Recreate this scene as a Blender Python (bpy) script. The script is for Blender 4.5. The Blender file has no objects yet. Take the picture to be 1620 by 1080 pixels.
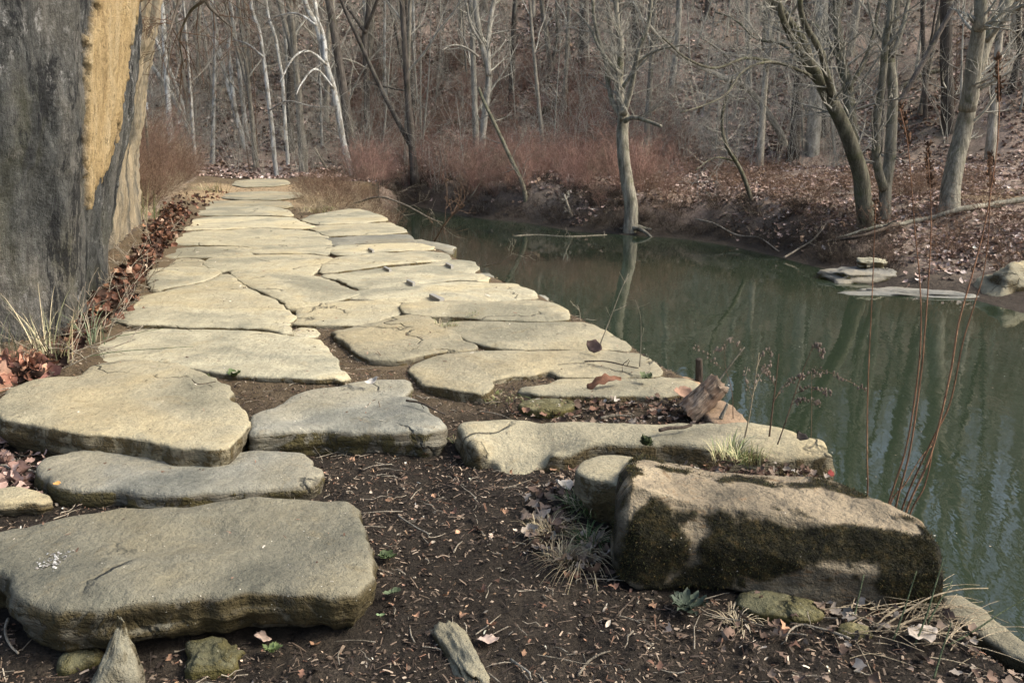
import bpy, math, random
import numpy as np
from mathutils import Vector
from mathutils.geometry import delaunay_2d_cdt

R = math.radians
scene = bpy.context.scene
# ------------------------------------------------------------------ camera
F = 1400.0                      # focal length in pixels of the 1620 px wide photograph
PITCH = R(13.2)
CAMZ = 1.3
cam = bpy.data.cameras.new('camera')
cam.lens = F / 1620 * 36
cam.clip_start = 0.05
cam.clip_end = 1000
cam.dof.use_dof = True
cam.dof.focus_distance = 4.0
cam.dof.aperture_fstop = 16.0
camo = bpy.data.objects.new('camera', cam)
scene.collection.objects.link(camo)
camo.location = (0, 0, CAMZ)
camo.rotation_euler = (R(90) - PITCH, 0, 0)
scene.camera = camo

# ------------------------------------------------------------------ sky and sun
SUN_EL, SUN_AZ = 42.0, 98.0     # azimuth clockwise from the view direction
world = bpy.data.worlds.new("World")
scene.world = world
world.use_nodes = True
wt = world.node_tree
bg = wt.nodes['Background']
sky = wt.nodes.new('ShaderNodeTexSky')
sky.sky_type = 'NISHITA'
sky.sun_disc = False
sky.sun_elevation = R(SUN_EL)
sky.sun_rotation = R(SUN_AZ)
sky.air_density = 1.0
sky.dust_density = 5.0
sky.ozone_density = 1.0
wt.links.new(sky.outputs[0], bg.inputs[0])
bg.inputs[1].default_value = 0.15
sl = bpy.data.lights.new('sun', 'SUN')
sl.energy = 1.7
sl.angle = R(14.0)
sl.color = (1.0, 0.96, 0.89)
so = bpy.data.objects.new('sun', sl)
scene.collection.objects.link(so)
sdir = Vector((math.sin(R(SUN_AZ)) * math.cos(R(SUN_EL)), math.cos(R(SUN_AZ)) * math.cos(R(SUN_EL)), math.sin(R(SUN_EL))))
so.rotation_euler = sdir.to_track_quat('Z', 'Y').to_euler()
so.location = (0, 0, 30)
scene.view_settings.view_transform = 'Standard'
scene.view_settings.look = 'None'
scene.view_settings.exposure = 1.06
scene.view_settings.gamma = 1.0
scene.cycles.max_bounces = 6
scene.cycles.diffuse_bounces = 3
scene.cycles.glossy_bounces = 3
scene.cycles.transparent_max_bounces = 4
scene.cycles.use_denoising = True

C = scene.collection
rng = np.random.default_rng(7)
rnd = random.Random(11)

# ------------------------------------------------------------------ maths helpers
def ray(px, py):
    u = (px - 810) / F
    v = (540 - py) / F
    c, s = math.cos(PITCH), math.sin(PITCH)
    return np.array([u, c + v * s, -s + v * c])

def at(px, py, z=0.0):
    d = ray(px, py)
    t = (z - CAMZ) / d[2]
    return np.array([d[0] * t, d[1] * t, z])

def P(px, py, Y):
    d = ray(px, py)
    t = Y / d[1]
    return np.array([d[0] * t, Y, CAMZ + d[2] * t])

def _h(ix, iy, iz, seed):
    n = (ix * 374761393 + iy * 668265263 + iz * 2147483647 + seed * 1274126177) & 0xffffffff
    n = ((n ^ (n >> 13)) * 1274126177) & 0xffffffff
    n = (n ^ (n >> 16)) & 0xffffffff
    n = (n * 2246822519) & 0xffffffff
    n = n ^ (n >> 15)
    return (n & 0xffff) / 32767.5 - 1.0

def vnoise(p, seed=0):
    p = np.asarray(p, float)
    if p.shape[-1] == 2:
        p = np.concatenate([p, np.zeros(p.shape[:-1] + (1,))], -1)
    i = np.floor(p).astype(np.int64)
    f = p - i
    f = f * f * (3 - 2 * f)
    x, y, z = i[..., 0], i[..., 1], i[..., 2]
    fx, fy, fz = f[..., 0], f[..., 1], f[..., 2]
    def L(a, b, t): return a + (b - a) * t
    r = []
    for dz in (0, 1):
        a = L(_h(x, y, z + dz, seed), _h(x + 1, y, z + dz, seed), fx)
        b = L(_h(x, y + 1, z + dz, seed), _h(x + 1, y + 1, z + dz, seed), fx)
        r.append(L(a, b, fy))
    return L(r[0], r[1], fz)

def fbm(p, scale=1.0, octv=4, seed=0, gain=0.5):
    p = np.asarray(p, float) * scale
    a, t, n = 1.0, 0.0, 0.0
    for k in range(octv):
        t = t + a * vnoise(p * (2.03 ** k) + k * 17.3, seed + k)
        n += a
        a *= gain
    return t / n

def sstep(a, b, x):
    t = np.clip((x - a) / (b - a), 0, 1)
    return t * t * (3 - 2 * t)

def seg_dist(pts, poly, closed=True):
    pts = np.asarray(pts, float)[:, :2]
    poly = np.asarray(poly, float)[:, :2]
    a = poly
    b = np.roll(poly, -1, 0)
    if not closed:
        a, b = a[:-1], b[:-1]
    out = np.full(len(pts), 1e9)
    for k in range(len(a)):
        d = b[k] - a[k]
        t = np.clip(((pts - a[k]) @ d) / max(d @ d, 1e-12), 0, 1)
        q = pts - (a[k] + t[:, None] * d)
        out = np.minimum(out, np.hypot(q[:, 0], q[:, 1]))
    return out

def inside(pts, poly):
    pts = np.asarray(pts, float)
    poly = np.asarray(poly, float)
    x, y = pts[:, 0], pts[:, 1]
    c = np.zeros(len(pts), bool)
    n = len(poly)
    for k in range(n):
        x1, y1 = poly[k][0], poly[k][1]
        x2, y2 = poly[(k + 1) % n][0], poly[(k + 1) % n][1]
        if y1 == y2:
            continue
        m = ((y1 > y) != (y2 > y)) & (x < (x2 - x1) * (y - y1) / (y2 - y1) + x1)
        c ^= m
    return c

# ------------------------------------------------------------------ object helpers
def mesh_obj(name, verts, faces, mat=None, parent=None, smooth=True, col=None, loc=None, facearr=None):
    me = bpy.data.meshes.new(name)
    verts = np.asarray(verts, float)
    if loc is not None:
        verts = verts - np.asarray(loc, float)
    if facearr is not None:          # (n,k) array: fast path
        n, k = facearr.shape
        me.vertices.add(len(verts))
        me.vertices.foreach_set('co', verts.astype(np.float32).ravel())
        me.loops.add(n * k)
        me.loops.foreach_set('vertex_index', facearr.astype(np.int32).ravel())
        me.polygons.add(n)
        me.polygons.foreach_set('loop_start', (np.arange(n) * k).astype(np.int32))
        me.update(calc_edges=True)
    else:
        me.from_pydata([tuple(v) for v in verts], [], [tuple(f) for f in faces])
    if smooth:
        me.polygons.foreach_set('use_smooth', np.ones(len(me.polygons), bool))
    if col is not None:
        ca = me.color_attributes.new('Col', 'FLOAT_COLOR', 'POINT')
        c4 = np.ones((len(verts), 4), np.float32)
        c4[:, :3] = col
        ca.data.foreach_set('color', c4.ravel())
    if mat:
        me.materials.append(mat)
    me.update()
    o = bpy.data.objects.new(name, me)
    C.objects.link(o)
    if loc is not None:
        o.location = tuple(loc)
    if parent is not None:
        o.parent = parent
        if loc is not None:
            o.location = tuple(np.asarray(loc, float) - np.asarray(parent.location))
        else:
            me.transform(__import__('mathutils').Matrix.Translation(-parent.location))
    return o

def tag(o, label=None, cat=None, group=None, kind=None):
    if label: o['label'] = label
    if cat: o['category'] = cat
    if group: o['group'] = group
    if kind: o['kind'] = kind
    return o

def empty(name, loc):
    o = bpy.data.objects.new(name, None)
    C.objects.link(o)
    o.location = tuple(float(v) for v in loc)
    o.empty_display_size = 0.1
    return o

class TB:
    """collects tapered tubes"""
    def __init__(s):
        s.v, s.f, s.n = [], [], 0
    def tube(s, pts, rad, sides=5, cap=True, flare=None):
        pts = np.asarray(pts, float)
        n = len(pts)
        rad = np.broadcast_to(np.asarray(rad, float), (n,))
        t = np.gradient(pts, axis=0)
        t /= np.maximum(np.linalg.norm(t, axis=1, keepdims=True), 1e-9)
        m = t.mean(0)
        ref = np.array([0.31, 0.17, 0.93]) if abs(m[2]) < 0.8 else np.array([0.93, 0.31, 0.1])
        u = np.cross(t, ref)
        u /= np.maximum(np.linalg.norm(u, axis=1, keepdims=True), 1e-9)
        w = np.cross(t, u)
        a = np.arange(sides) / sides * 2 * np.pi
        ring = (np.cos(a)[None, :, None] * u[:, None, :] + np.sin(a)[None, :, None] * w[:, None, :])
        rr = rad[:, None, None]
        if flare is not None:
            rr = rr * flare(np.arange(n), a)[:, :, None]
        V = pts[:, None, :] + ring * rr
        s.v.append(V.reshape(-1, 3))
        i = np.arange(n - 1)[:, None] * sides
        j = np.arange(sides)[None, :]
        j2 = (j + 1) % sides
        Fq = np.stack([i + j, i + j2, i + sides + j2, i + sides + j], -1).reshape(-1, 4) + s.n
        s.f.append(Fq)
        s.n += n * sides
        if cap:
            s.v.append(np.stack([pts[0], pts[-1]]))
            b = s.n
            base0 = s.n - n * sides
            last = s.n - sides
            jj = np.arange(sides)
            jn = (jj + 1) % sides
            s.f.append(np.stack([np.full(sides, b), base0 + jn, base0 + jj, np.full(sides, b)], -1))
            s.f.append(np.stack([np.full(sides, b + 1), last + jj, last + jn, np.full(sides, b + 1)], -1))
            s.n += 2
    def arrays(s):
        return np.concatenate(s.v), np.concatenate(s.f)
    def build(s, name, mat, parent=None, loc=None, rough=0.0):
        V, Fq = s.arrays()
        if rough:
            V = V + rough * np.stack([fbm(V, 9, 3, 5), fbm(V, 9, 3, 8), fbm(V, 9, 3, 12)], -1)
        faces = []
        for f in Fq.tolist():
            faces.append(f[:3] if f[0] == f[3] else f)
        return mesh_obj(name, V, faces, mat, parent, loc=loc)

def smooth_path(pts, n):
    """Catmull-Rom through pts, n samples"""
    p = np.asarray(pts, float)
    if len(p) == 2:
        t = np.linspace(0, 1, n)[:, None]
        return p[0] * (1 - t) + p[1] * t
    q = np.vstack([2 * p[0] - p[1], p, 2 * p[-1] - p[-2]])
    out = []
    for s in np.linspace(0, len(p) - 1 - 1e-9, n):
        k = int(s)
        t = s - k
        a, b, c, d = q[k], q[k + 1], q[k + 2], q[k + 3]
        out.append(0.5 * (2 * b + (c - a) * t + (2 * a - 5 * b + 4 * c - d) * t * t + (3 * b - a - 3 * c + d) * t ** 3))
    return np.array(out)

# ------------------------------------------------------------------ material helpers
class NT:
    def __init__(s, name, rough=0.9, spec=0.25):
        s.m = bpy.data.materials.new(name)
        s.m.use_nodes = True
        s.t = s.m.node_tree
        s.b = s.t.nodes['Principled BSDF']
        s.b.inputs['Roughness'].default_value = rough
        s.b.inputs['Specular IOR Level'].default_value = spec
        s.geo = s.t.nodes.new('ShaderNodeNewGeometry')
        s.tc = s.t.nodes.new('ShaderNodeTexCoord')
    def node(s, k): return s.t.nodes.new(k)
    def link(s, a, b): s.t.links.new(a, b)
    def pos(s, scale=(1, 1, 1), obj=False):
        mp = s.node('ShaderNodeMapping')
        mp.inputs['Scale'].default_value = scale
        s.link(s.tc.outputs['Object'] if obj else s.geo.outputs['Position'], mp.inputs[0])
        return mp.outputs[0]
    def noise(s, vec, scale, detail=4, rough=0.55, dist=0.0):
        n = s.node('ShaderNodeTexNoise')
        n.inputs['Scale'].default_value = scale
        n.inputs['Detail'].default_value = detail
        n.inputs['Roughness'].default_value = rough
        n.inputs['Distortion'].default_value = dist
        s.link(vec, n.inputs['Vector'])
        return n.outputs['Fac']
    def voro(s, vec, scale, feat='F1', out='Distance'):
        n = s.node('ShaderNodeTexVoronoi')
        n.feature = feat
        n.inputs['Scale'].default_value = scale
        s.link(vec, n.inputs['Vector'])
        return n.outputs[out]
    def ramp(s, fac, stops, interp='LINEAR'):
        r = s.node('ShaderNodeValToRGB')
        cr = r.color_ramp
        cr.interpolation = interp
        while len(cr.elements) < len(stops):
            cr.elements.new(0.5)
        for e, (p, c) in zip(cr.elements, stops):
            e.position = p
            if isinstance(c, (int, float)):
                c = (c, c, c)
            e.color = (c[0], c[1], c[2], 1)
        s.link(fac, r.inputs[0])
        return r.outputs[0]
    def mix(s, fac, a, b, mode='MIX'):
        m = s.node('ShaderNodeMix')
        m.data_type = 'RGBA'
        m.blend_type = mode
        for sock, v in ((m.inputs[0], fac), (m.inputs[6], a), (m.inputs[7], b)):
            if isinstance(v, (int, float)):
                sock.default_value = v
            elif isinstance(v, tuple):
                sock.default_value = (v[0], v[1], v[2], 1)
            else:
                s.link(v, sock)
        return m.outputs[2]
    def math(s, op, a, b=None, clamp=False):
        m = s.node('ShaderNodeMath')
        m.operation = op
        m.use_clamp = clamp
        for sock, v in ((m.inputs[0], a), (m.inputs[1], b)):
            if v is None: continue
            if isinstance(v, (int, float)): sock.default_value = v
            else: s.link(v, sock)
        return m.outputs[0]
    def nz(s):
        x = s.node('ShaderNodeSeparateXYZ')
        s.link(s.geo.outputs['Normal'], x.inputs[0])
        return x.outputs[2]
    def attr(s, name='Col', out='Color'):
        a = s.node('ShaderNodeAttribute')
        a.attribute_name = name
        return a.outputs[out]
    def rand(s):
        return s.node('ShaderNodeObjectInfo').outputs['Random']
    def bump(s, hs, dist=0.01, strength=1.0):
        """hs: list of (height, weight)"""
        tot = None
        for h, w in hs:
            v = s.math('MULTIPLY', h, w)
            tot = v if tot is None else s.math('ADD', tot, v)
        b = s.node('ShaderNodeBump')
        b.inputs['Distance'].default_value = dist
        b.inputs['Strength'].default_value = strength
        s.link(tot, b.inputs['Height'])
        s.link(b.outputs[0], s.b.inputs['Normal'])
    def color(s, c):
        if isinstance(c, tuple): s.b.inputs['Base Color'].default_value = (c[0], c[1], c[2], 1)
        else: s.link(c, s.b.inputs['Base Color'])

def stone_mat(name, light, mid, dark, moss=0.35, mosscol=(0.045, 0.042, 0.018), speck=0.5, topmoss=0.0):
    n = NT(name, 0.88, 0.2)
    p = n.pos()
    big = n.noise(p, 1.7, 5, 0.6, 0.6)
    bed = n.noise(n.pos((1, 1, 9)), 3.0, 4, 0.6, 0.4)
    c = n.ramp(big, [(0.28, dark), (0.47, mid), (0.68, light)])
    c = n.mix(0.5, c, n.ramp(n.noise(p, 9, 6, 0.7, 0.5), [(0.3, tuple(v * 0.72 for v in mid)), (0.55, mid), (0.75, tuple(min(1, v * 1.12) for v in light))]))
    br = n.ramp(n.rand(), [(0, 0.84), (1, 1.1)])
    c = n.mix(1.0, c, br, 'MULTIPLY')
    # grain
    c = n.mix(1.0, c, n.ramp(n.noise(p, 130, 3, 0.8), [(0.25, 0.78), (0.5, 1.0), (0.8, 1.1)]), 'MULTIPLY')
    c = n.mix(1.0, c, n.ramp(n.noise(p, 45, 5, 0.8), [(0.3, 0.72), (0.5, 1.0), (0.75, 1.1)]), 'MULTIPLY')
    c = n.mix(0.8, c, n.mix(1.0, c, n.ramp(n.noise(p, 0.9, 4, 0.6, 0.8), [(0.38, (0.58, 0.61, 0.64)), (0.5, (1.0, 1.0, 1.0)), (0.62, (1.12, 1.05, 0.93))]), 'MULTIPLY'))
    vc = n.node('ShaderNodeTexVoronoi'); vc.feature = 'DISTANCE_TO_EDGE'; vc.inputs['Scale'].default_value = 0.75
    wv = n.node('ShaderNodeVectorMath'); wv.operation = 'MULTIPLY_ADD'
    nc_ = n.node('ShaderNodeTexNoise'); nc_.inputs['Scale'].default_value = 3.0; nc_.inputs['Detail'].default_value = 5
    n.link(p, nc_.inputs['Vector']); n.link(nc_.outputs['Color'], wv.inputs[0]); wv.inputs[1].default_value = (0.55, 0.55, 0.3); n.link(p, wv.inputs[2])
    n.link(wv.outputs[0], vc.inputs['Vector'])
    crack = n.math('MULTIPLY', n.ramp(vc.outputs['Distance'], [(0.0, 1.0), (0.010, 0.0)]), n.ramp(n.noise(p, 1.7, 2), [(0.5, 0.0), (0.56, 1.0)]))
    c = n.mix(n.math('MULTIPLY', crack, 0.75), c, tuple(v * 0.25 for v in mid))
    # rusty / dark stains with their own shape
    st = n.ramp(n.noise(p, 4.2, 6, 0.72, 1.2), [(0.56, 0.0), (0.72, 1.0)])
    c = n.mix(n.math('MULTIPLY', n.ramp(n.noise(p, 2.3, 6, 0.75, 1.5), [(0.55, 0.0), (0.66, 0.55)]), 1.0), c, (mid[0] * 0.55, mid[1] * 0.56, mid[2] * 0.6))
    c = n.mix(n.math('MULTIPLY', st, 0.5), c, tuple(v * w for v, w in zip(mid, (0.75, 0.62, 0.45))))
    # side faces mixed to dark brown in noisy patches, then bedding bands
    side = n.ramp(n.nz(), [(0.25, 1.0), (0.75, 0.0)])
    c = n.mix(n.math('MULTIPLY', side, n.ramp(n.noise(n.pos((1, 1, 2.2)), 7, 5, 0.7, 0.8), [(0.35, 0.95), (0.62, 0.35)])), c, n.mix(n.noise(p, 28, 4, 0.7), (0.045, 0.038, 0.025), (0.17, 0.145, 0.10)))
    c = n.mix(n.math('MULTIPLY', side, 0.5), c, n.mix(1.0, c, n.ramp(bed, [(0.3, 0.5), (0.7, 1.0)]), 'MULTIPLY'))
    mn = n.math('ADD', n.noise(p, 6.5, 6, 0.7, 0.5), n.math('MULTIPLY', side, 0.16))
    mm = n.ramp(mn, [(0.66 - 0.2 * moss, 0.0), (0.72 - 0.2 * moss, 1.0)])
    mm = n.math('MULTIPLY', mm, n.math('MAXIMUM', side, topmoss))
    mc = n.mix(n.noise(p, 40, 3), mosscol, (mosscol[0] * 2.2, mosscol[1] * 2.0, mosscol[2] * 1.3))
    c = n.mix(mm, c, mc)
    # white lichen / grit specks and dark pits
    v = n.voro(p, 38)
    sel = n.noise(p, 11, 2)
    sp = n.math('MULTIPLY', n.ramp(v, [(0.06, 1.0), (0.1, 0.0)]), n.ramp(sel, [(0.52, 0.0), (0.6, speck)]))
    c = n.mix(sp, c, (0.6, 0.57, 0.47))
    v2 = n.voro(n.pos((1.3, 1.3, 1.3)), 23)
    pit = n.ramp(v2, [(0.05, 1.0), (0.09, 0.0)])
    c = n.mix(n.math('MULTIPLY', pit, 0.7), c, tuple(v * 0.3 for v in mid))
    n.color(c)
    n.bump([(n.noise(p, 7, 6, 0.65), 1.6), (n.noise(p, 38, 4, 0.7), 0.5), (n.noise(p, 170, 3, 0.7), 0.16),
            (n.noise(n.pos((1, 1, 8)), 9, 4, 0.6), n.math('MULTIPLY', side, 0.9)), (n.noise(p, 60, 3), n.math('MULTIPLY', mm, 0.9)),
            (pit, -0.25), (crack, -0.9)], 0.018)
    return n.m

M = {}
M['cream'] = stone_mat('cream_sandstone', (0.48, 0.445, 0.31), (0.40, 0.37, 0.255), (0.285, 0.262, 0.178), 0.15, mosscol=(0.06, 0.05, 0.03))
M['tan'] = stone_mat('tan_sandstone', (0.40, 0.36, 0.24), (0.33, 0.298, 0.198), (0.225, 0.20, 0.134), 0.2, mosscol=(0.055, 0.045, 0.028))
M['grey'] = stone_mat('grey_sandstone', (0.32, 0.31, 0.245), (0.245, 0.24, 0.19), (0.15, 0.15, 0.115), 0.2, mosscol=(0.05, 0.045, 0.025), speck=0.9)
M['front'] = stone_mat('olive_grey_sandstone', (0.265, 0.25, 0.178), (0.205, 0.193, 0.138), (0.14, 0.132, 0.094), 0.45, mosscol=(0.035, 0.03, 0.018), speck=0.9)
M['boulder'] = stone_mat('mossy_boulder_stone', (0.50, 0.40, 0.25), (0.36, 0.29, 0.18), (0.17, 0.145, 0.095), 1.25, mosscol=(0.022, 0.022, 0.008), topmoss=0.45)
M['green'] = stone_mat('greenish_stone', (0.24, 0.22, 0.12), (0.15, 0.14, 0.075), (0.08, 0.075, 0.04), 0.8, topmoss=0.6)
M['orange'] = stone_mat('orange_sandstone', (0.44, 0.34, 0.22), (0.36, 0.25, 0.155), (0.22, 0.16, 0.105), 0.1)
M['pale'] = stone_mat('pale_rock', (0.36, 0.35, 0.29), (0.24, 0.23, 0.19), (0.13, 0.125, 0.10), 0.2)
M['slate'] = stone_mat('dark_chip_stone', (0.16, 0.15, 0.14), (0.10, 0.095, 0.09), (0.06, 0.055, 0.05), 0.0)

def attr_mat(name, rough=0.85, translucent=False, bumps=40):
    n = NT(name, rough, 0.2)
    c = n.attr()
    c = n.mix(1.0, c, n.ramp(n.noise(n.pos(), bumps, 3, 0.7), [(0.25, 0.6), (0.7, 1.2)]), 'MULTIPLY')
    n.color(c)
    return n.m
M['leaf'] = attr_mat('dry_leaf')
M['chip'] = attr_mat('litter_bits')
M['green_leaf'] = attr_mat('green_leaf', 0.6)

def bark_mat(name, a, b, moss=0.4, scale=1.0, white=0.0):
    n = NT(name, 0.92, 0.15)
    po = n.pos((1, 1, 0.14), obj=True)
    g = n.noise(po, 26 * scale, 5, 0.7, 0.6)
    c = n.ramp(g, [(0.3, b), (0.6, a)])
    if white:
        pt = n.noise(n.pos((1, 1, 0.5), obj=True), 5, 4, 0.6, 0.8)
        c = n.mix(n.ramp(pt, [(0.5, 0.0), (0.56, white)]), c, (0.20, 0.18, 0.14))
    if moss:
        mp = n.noise(n.pos(obj=True), 3.0, 5, 0.7, 0.6)
        c = n.mix(n.ramp(mp, [(0.62 - 0.15 * moss, 0.0), (0.76 - 0.15 * moss, 0.7)]), c, (0.085, 0.09, 0.045))
    c = n.mix(1.0, c, n.ramp(n.rand(), [(0, 0.7), (1, 1.2)]), 'MULTIPLY')
    c = n.mix(1.0, c, n.ramp(n.noise(n.pos((1, 1, 0.35), obj=True), 5.5, 5, 0.75, 0.5), [(0.34, 0.5), (0.5, 1.0), (0.66, 1.4)]), 'MULTIPLY')
    n.color(c)
    n.bump([(g, 1.0)], 0.03)
    return n.m
M['bark'] = bark_mat('grey_bark', (0.33, 0.305, 0.245), (0.16, 0.145, 0.11), 0.5)
M['bark_dark'] = bark_mat('dark_bark', (0.13, 0.115, 0.095), (0.06, 0.052, 0.044), 0.3)
M['bark_moss'] = bark_mat('mossy_bark', (0.17, 0.16, 0.115), (0.07, 0.062, 0.045), 0.9)
M['bark_pale'] = bark_mat('pale_bark', (0.36, 0.345, 0.29), (0.17, 0.155, 0.125), 0.45)
M['bark_mid'] = bark_mat('ridged_grey_bark', (0.24, 0.225, 0.175), (0.10, 0.092, 0.07), 0.7)
M['bark_white'] = bark_mat('white_bark', (0.50, 0.50, 0.46), (0.33, 0.33, 0.29), 0.0, 0.4, white=0.8)
M['twig'] = bark_mat('grey_twigs', (0.40, 0.385, 0.32), (0.26, 0.25, 0.205), 0.0)
M['twig_brown'] = bark_mat('brown_twigs', (0.19, 0.125, 0.085), (0.09, 0.06, 0.04), 0.0)
M['twig_red0'] = bark_mat('reddish_brush', (0.33, 0.185, 0.13), (0.18, 0.11, 0.08), 0.0)
n = NT('mixed_brush', 0.9, 0.1)
v_ = n.noise(n.pos(), 0.55, 4, 0.7)
c = n.ramp(v_, [(0.34, (0.19, 0.16, 0.115)), (0.46, (0.24, 0.155, 0.12)), (0.56, (0.29, 0.175, 0.14)), (0.68, (0.33, 0.27, 0.20))])
c = n.mix(1.0, c, n.ramp(n.noise(n.pos(), 9, 3), [(0.3, 0.55), (0.7, 1.25)]), 'MULTIPLY')
n.color(c)
M['twig_red'] = n.m
M['wood_dead'] = bark_mat('weathered_dead_wood', (0.34, 0.30, 0.23), (0.15, 0.125, 0.09), 0.0, 1.5)
M['wood_dark'] = bark_mat('wet_dead_wood', (0.10, 0.08, 0.06), (0.04, 0.03, 0.025), 0.0)
M['stalk'] = bark_mat('reddish_dry_stalk', (0.34, 0.19, 0.11), (0.20, 0.10, 0.06), 0.0, 2)
M['straw'] = bark_mat('straw', (0.48, 0.40, 0.27), (0.30, 0.24, 0.16), 0.0, 2)
M['seed'] = bark_mat('dry_seed_head', (0.22, 0.13, 0.08), (0.10, 0.058, 0.035), 0.0, 2)
M['metal'] = NT('dull_grey_metal', 0.7).m
M['foam'] = NT('pale_foam', 0.9).m
M['foam'].node_tree.nodes['Principled BSDF'].inputs['Base Color'].default_value = (0.5, 0.52, 0.5, 1)

# ground: soil, paler grit and leaf-litter tones
n = NT('soil_and_litter', 0.95, 0.15)
p = n.pos()
near = n.ramp(n.noise(p, 3.0, 6, 0.7, 0.5), [(0.3, (0.015, 0.012, 0.009)), (0.55, (0.033, 0.027, 0.020)), (0.75, (0.068, 0.055, 0.040))])
near = n.mix(1.0, near, n.ramp(n.noise(p, 90, 4, 0.75), [(0.3, 0.4), (0.6, 1.3), (0.75, 2.2)]), 'MULTIPLY')
far = n.ramp(n.noise(p, 14.0, 5, 0.75, 0.3), [(0.35, (0.13, 0.10, 0.078)), (0.5, (0.27, 0.205, 0.16)), (0.66, (0.42, 0.325, 0.255))])
far = n.mix(n.ramp(n.noise(p, 0.55, 5, 0.65, 0.4), [(0.38, 0.6), (0.55, 0.0)]), far, (0.10, 0.08, 0.058))
far = n.mix(n.ramp(n.noise(p, 0.16, 4, 0.6), [(0.45, 0.0), (0.6, 0.55)]), far, (0.19, 0.165, 0.125))
far = n.mix(n.ramp(n.noise(p, 0.8, 5, 0.6, 1.4), [(0.62, 0.0), (0.7, 0.5)]), far, (0.075, 0.08, 0.035))
sand = n.mix(n.noise(p, 20, 4), (0.40, 0.30, 0.17), (0.26, 0.19, 0.11))
a = n.node('ShaderNodeSeparateColor')
n.link(n.attr(), a.inputs[0])
c = n.mix(a.outputs[0], near, far)
c = n.mix(a.outputs[1], c, n.mix(n.noise(p, 30, 4), (0.022, 0.018, 0.014), (0.10, 0.082, 0.062)))
c = n.mix(a.outputs[2], c, sand)
n.color(c)
n.bump([(n.noise(p, 5, 6, 0.75), n.math('ADD', n.math('MULTIPLY', a.outputs[1], 5.0), 1.0)), (n.noise(p, 90, 4, 0.75), 0.5)], 0.03)
M['ground'] = n.m

# water
n = NT('green_creek_water', 0.02, 0.5)
n.b.inputs['IOR'].default_value = 1.42
p = n.pos()
n.color(n.mix(n.noise(p, 0.25, 3), (0.017, 0.026, 0.015), (0.025, 0.035, 0.020)))
w1 = n.noise(n.pos((1, 0.45, 1)), 2.2, 3, 0.5)
w2 = n.noise(n.pos((1, 0.5, 1)), 14, 2, 0.5)
n.bump([(w1, 0.25), (w2, 0.05)], 0.012)
M['water'] = n.m

n = NT('mossy_boulder', 0.88, 0.2)
p = n.pos()
c = n.ramp(n.noise(n.pos((1, 1, 3)), 3.0, 6, 0.65, 0.6), [(0.3, (0.13, 0.11, 0.075)), (0.5, (0.25, 0.205, 0.135)), (0.7, (0.35, 0.29, 0.19))])
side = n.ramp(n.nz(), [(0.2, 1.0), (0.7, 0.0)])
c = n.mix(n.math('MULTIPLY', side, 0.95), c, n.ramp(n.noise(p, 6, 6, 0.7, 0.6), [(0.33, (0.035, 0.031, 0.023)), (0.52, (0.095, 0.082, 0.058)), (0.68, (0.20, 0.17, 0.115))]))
c = n.mix(1.0, c, n.ramp(n.noise(p, 110, 3, 0.8), [(0.25, 0.66), (0.5, 1.0), (0.8, 1.16)]), 'MULTIPLY')
c = n.mix(n.math('MULTIPLY', n.ramp(n.noise(n.pos((1, 1, 5)), 9, 5, 0.7, 1.0), [(0.56, 0.0), (0.66, 0.8)]), 0.8), c, (0.19, 0.115, 0.055))
a = n.node('ShaderNodeSeparateColor')
n.link(n.attr(), a.inputs[0])
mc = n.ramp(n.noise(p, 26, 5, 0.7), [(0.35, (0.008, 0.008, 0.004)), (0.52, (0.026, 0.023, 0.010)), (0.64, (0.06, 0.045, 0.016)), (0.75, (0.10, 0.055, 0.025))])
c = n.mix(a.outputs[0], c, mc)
sp_ = n.math('MULTIPLY', n.ramp(n.voro(p, 30), [(0.05, 1.0), (0.08, 0.0)]), n.ramp(n.noise(p, 9, 2), [(0.5, 0.0), (0.6, 0.8)]))
c = n.mix(sp_, c, (0.55, 0.52, 0.45))
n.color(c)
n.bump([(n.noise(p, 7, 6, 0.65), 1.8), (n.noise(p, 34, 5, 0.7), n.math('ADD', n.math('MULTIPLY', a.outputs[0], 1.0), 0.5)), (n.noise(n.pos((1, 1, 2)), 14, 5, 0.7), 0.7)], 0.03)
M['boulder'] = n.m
# ================================================================== SETTING
HW = -1.0
near_px = [(1760, 1180), (1650, 1030), (1560, 962), (1490, 900), (1400, 800), (1318, 735), (1240, 690), (1170, 650), (1112, 606), (1052, 578),
           (1003, 546), (908, 495), (852, 462), (778, 436), (720, 405), (660, 379), (620, 350), (590, 333)]
near_sh = [at(x, y, -0.05)[:2] for x, y in near_px]
vdir = at(387 + 0.1, 300, 0)[:2] - at(600, 330, 0)[:2]
e0 = near_sh[-1]
near_sh += [e0 + np.array([-0.6, 2.2]), e0 + np.array([-1.0, 4.6]), e0 + np.array([-1.6, 7.5])]
far_px = [(640, 322), (700, 336), (770, 347), (830, 352), (905, 366), (1000, 372), (1080, 378), (1150, 388), (1230, 406), (1290, 422), (1335, 432),
          (1400, 462), (1480, 470), (1540, 474), (1620, 496)]
far_sh = [at(x, y, HW)[:2] for x, y in far_px]
far_sh += [far_sh[-1] + np.array([1.5, -1.3]), far_sh[-1] + np.array([6, -6]), np.array([16.0, -4.0]), np.array([20.0, -30.0])]
near_sh = [np.array([6.0, -30.0]), np.array([2.6, -4.0]), np.array([1.65, 0.0]), np.array([1.6, 1.0])] + near_sh
near_sh = np.array(near_sh)
far_sh = np.array(far_sh)
river = np.vstack([near_sh, far_sh])
Xf = [-60, -30, -10, 0, 7, 14, 22, 40, 80]
Yf = [36, 34, 32.5, 32.5, 29.5, 25.5, 21, 10, -10]

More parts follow.
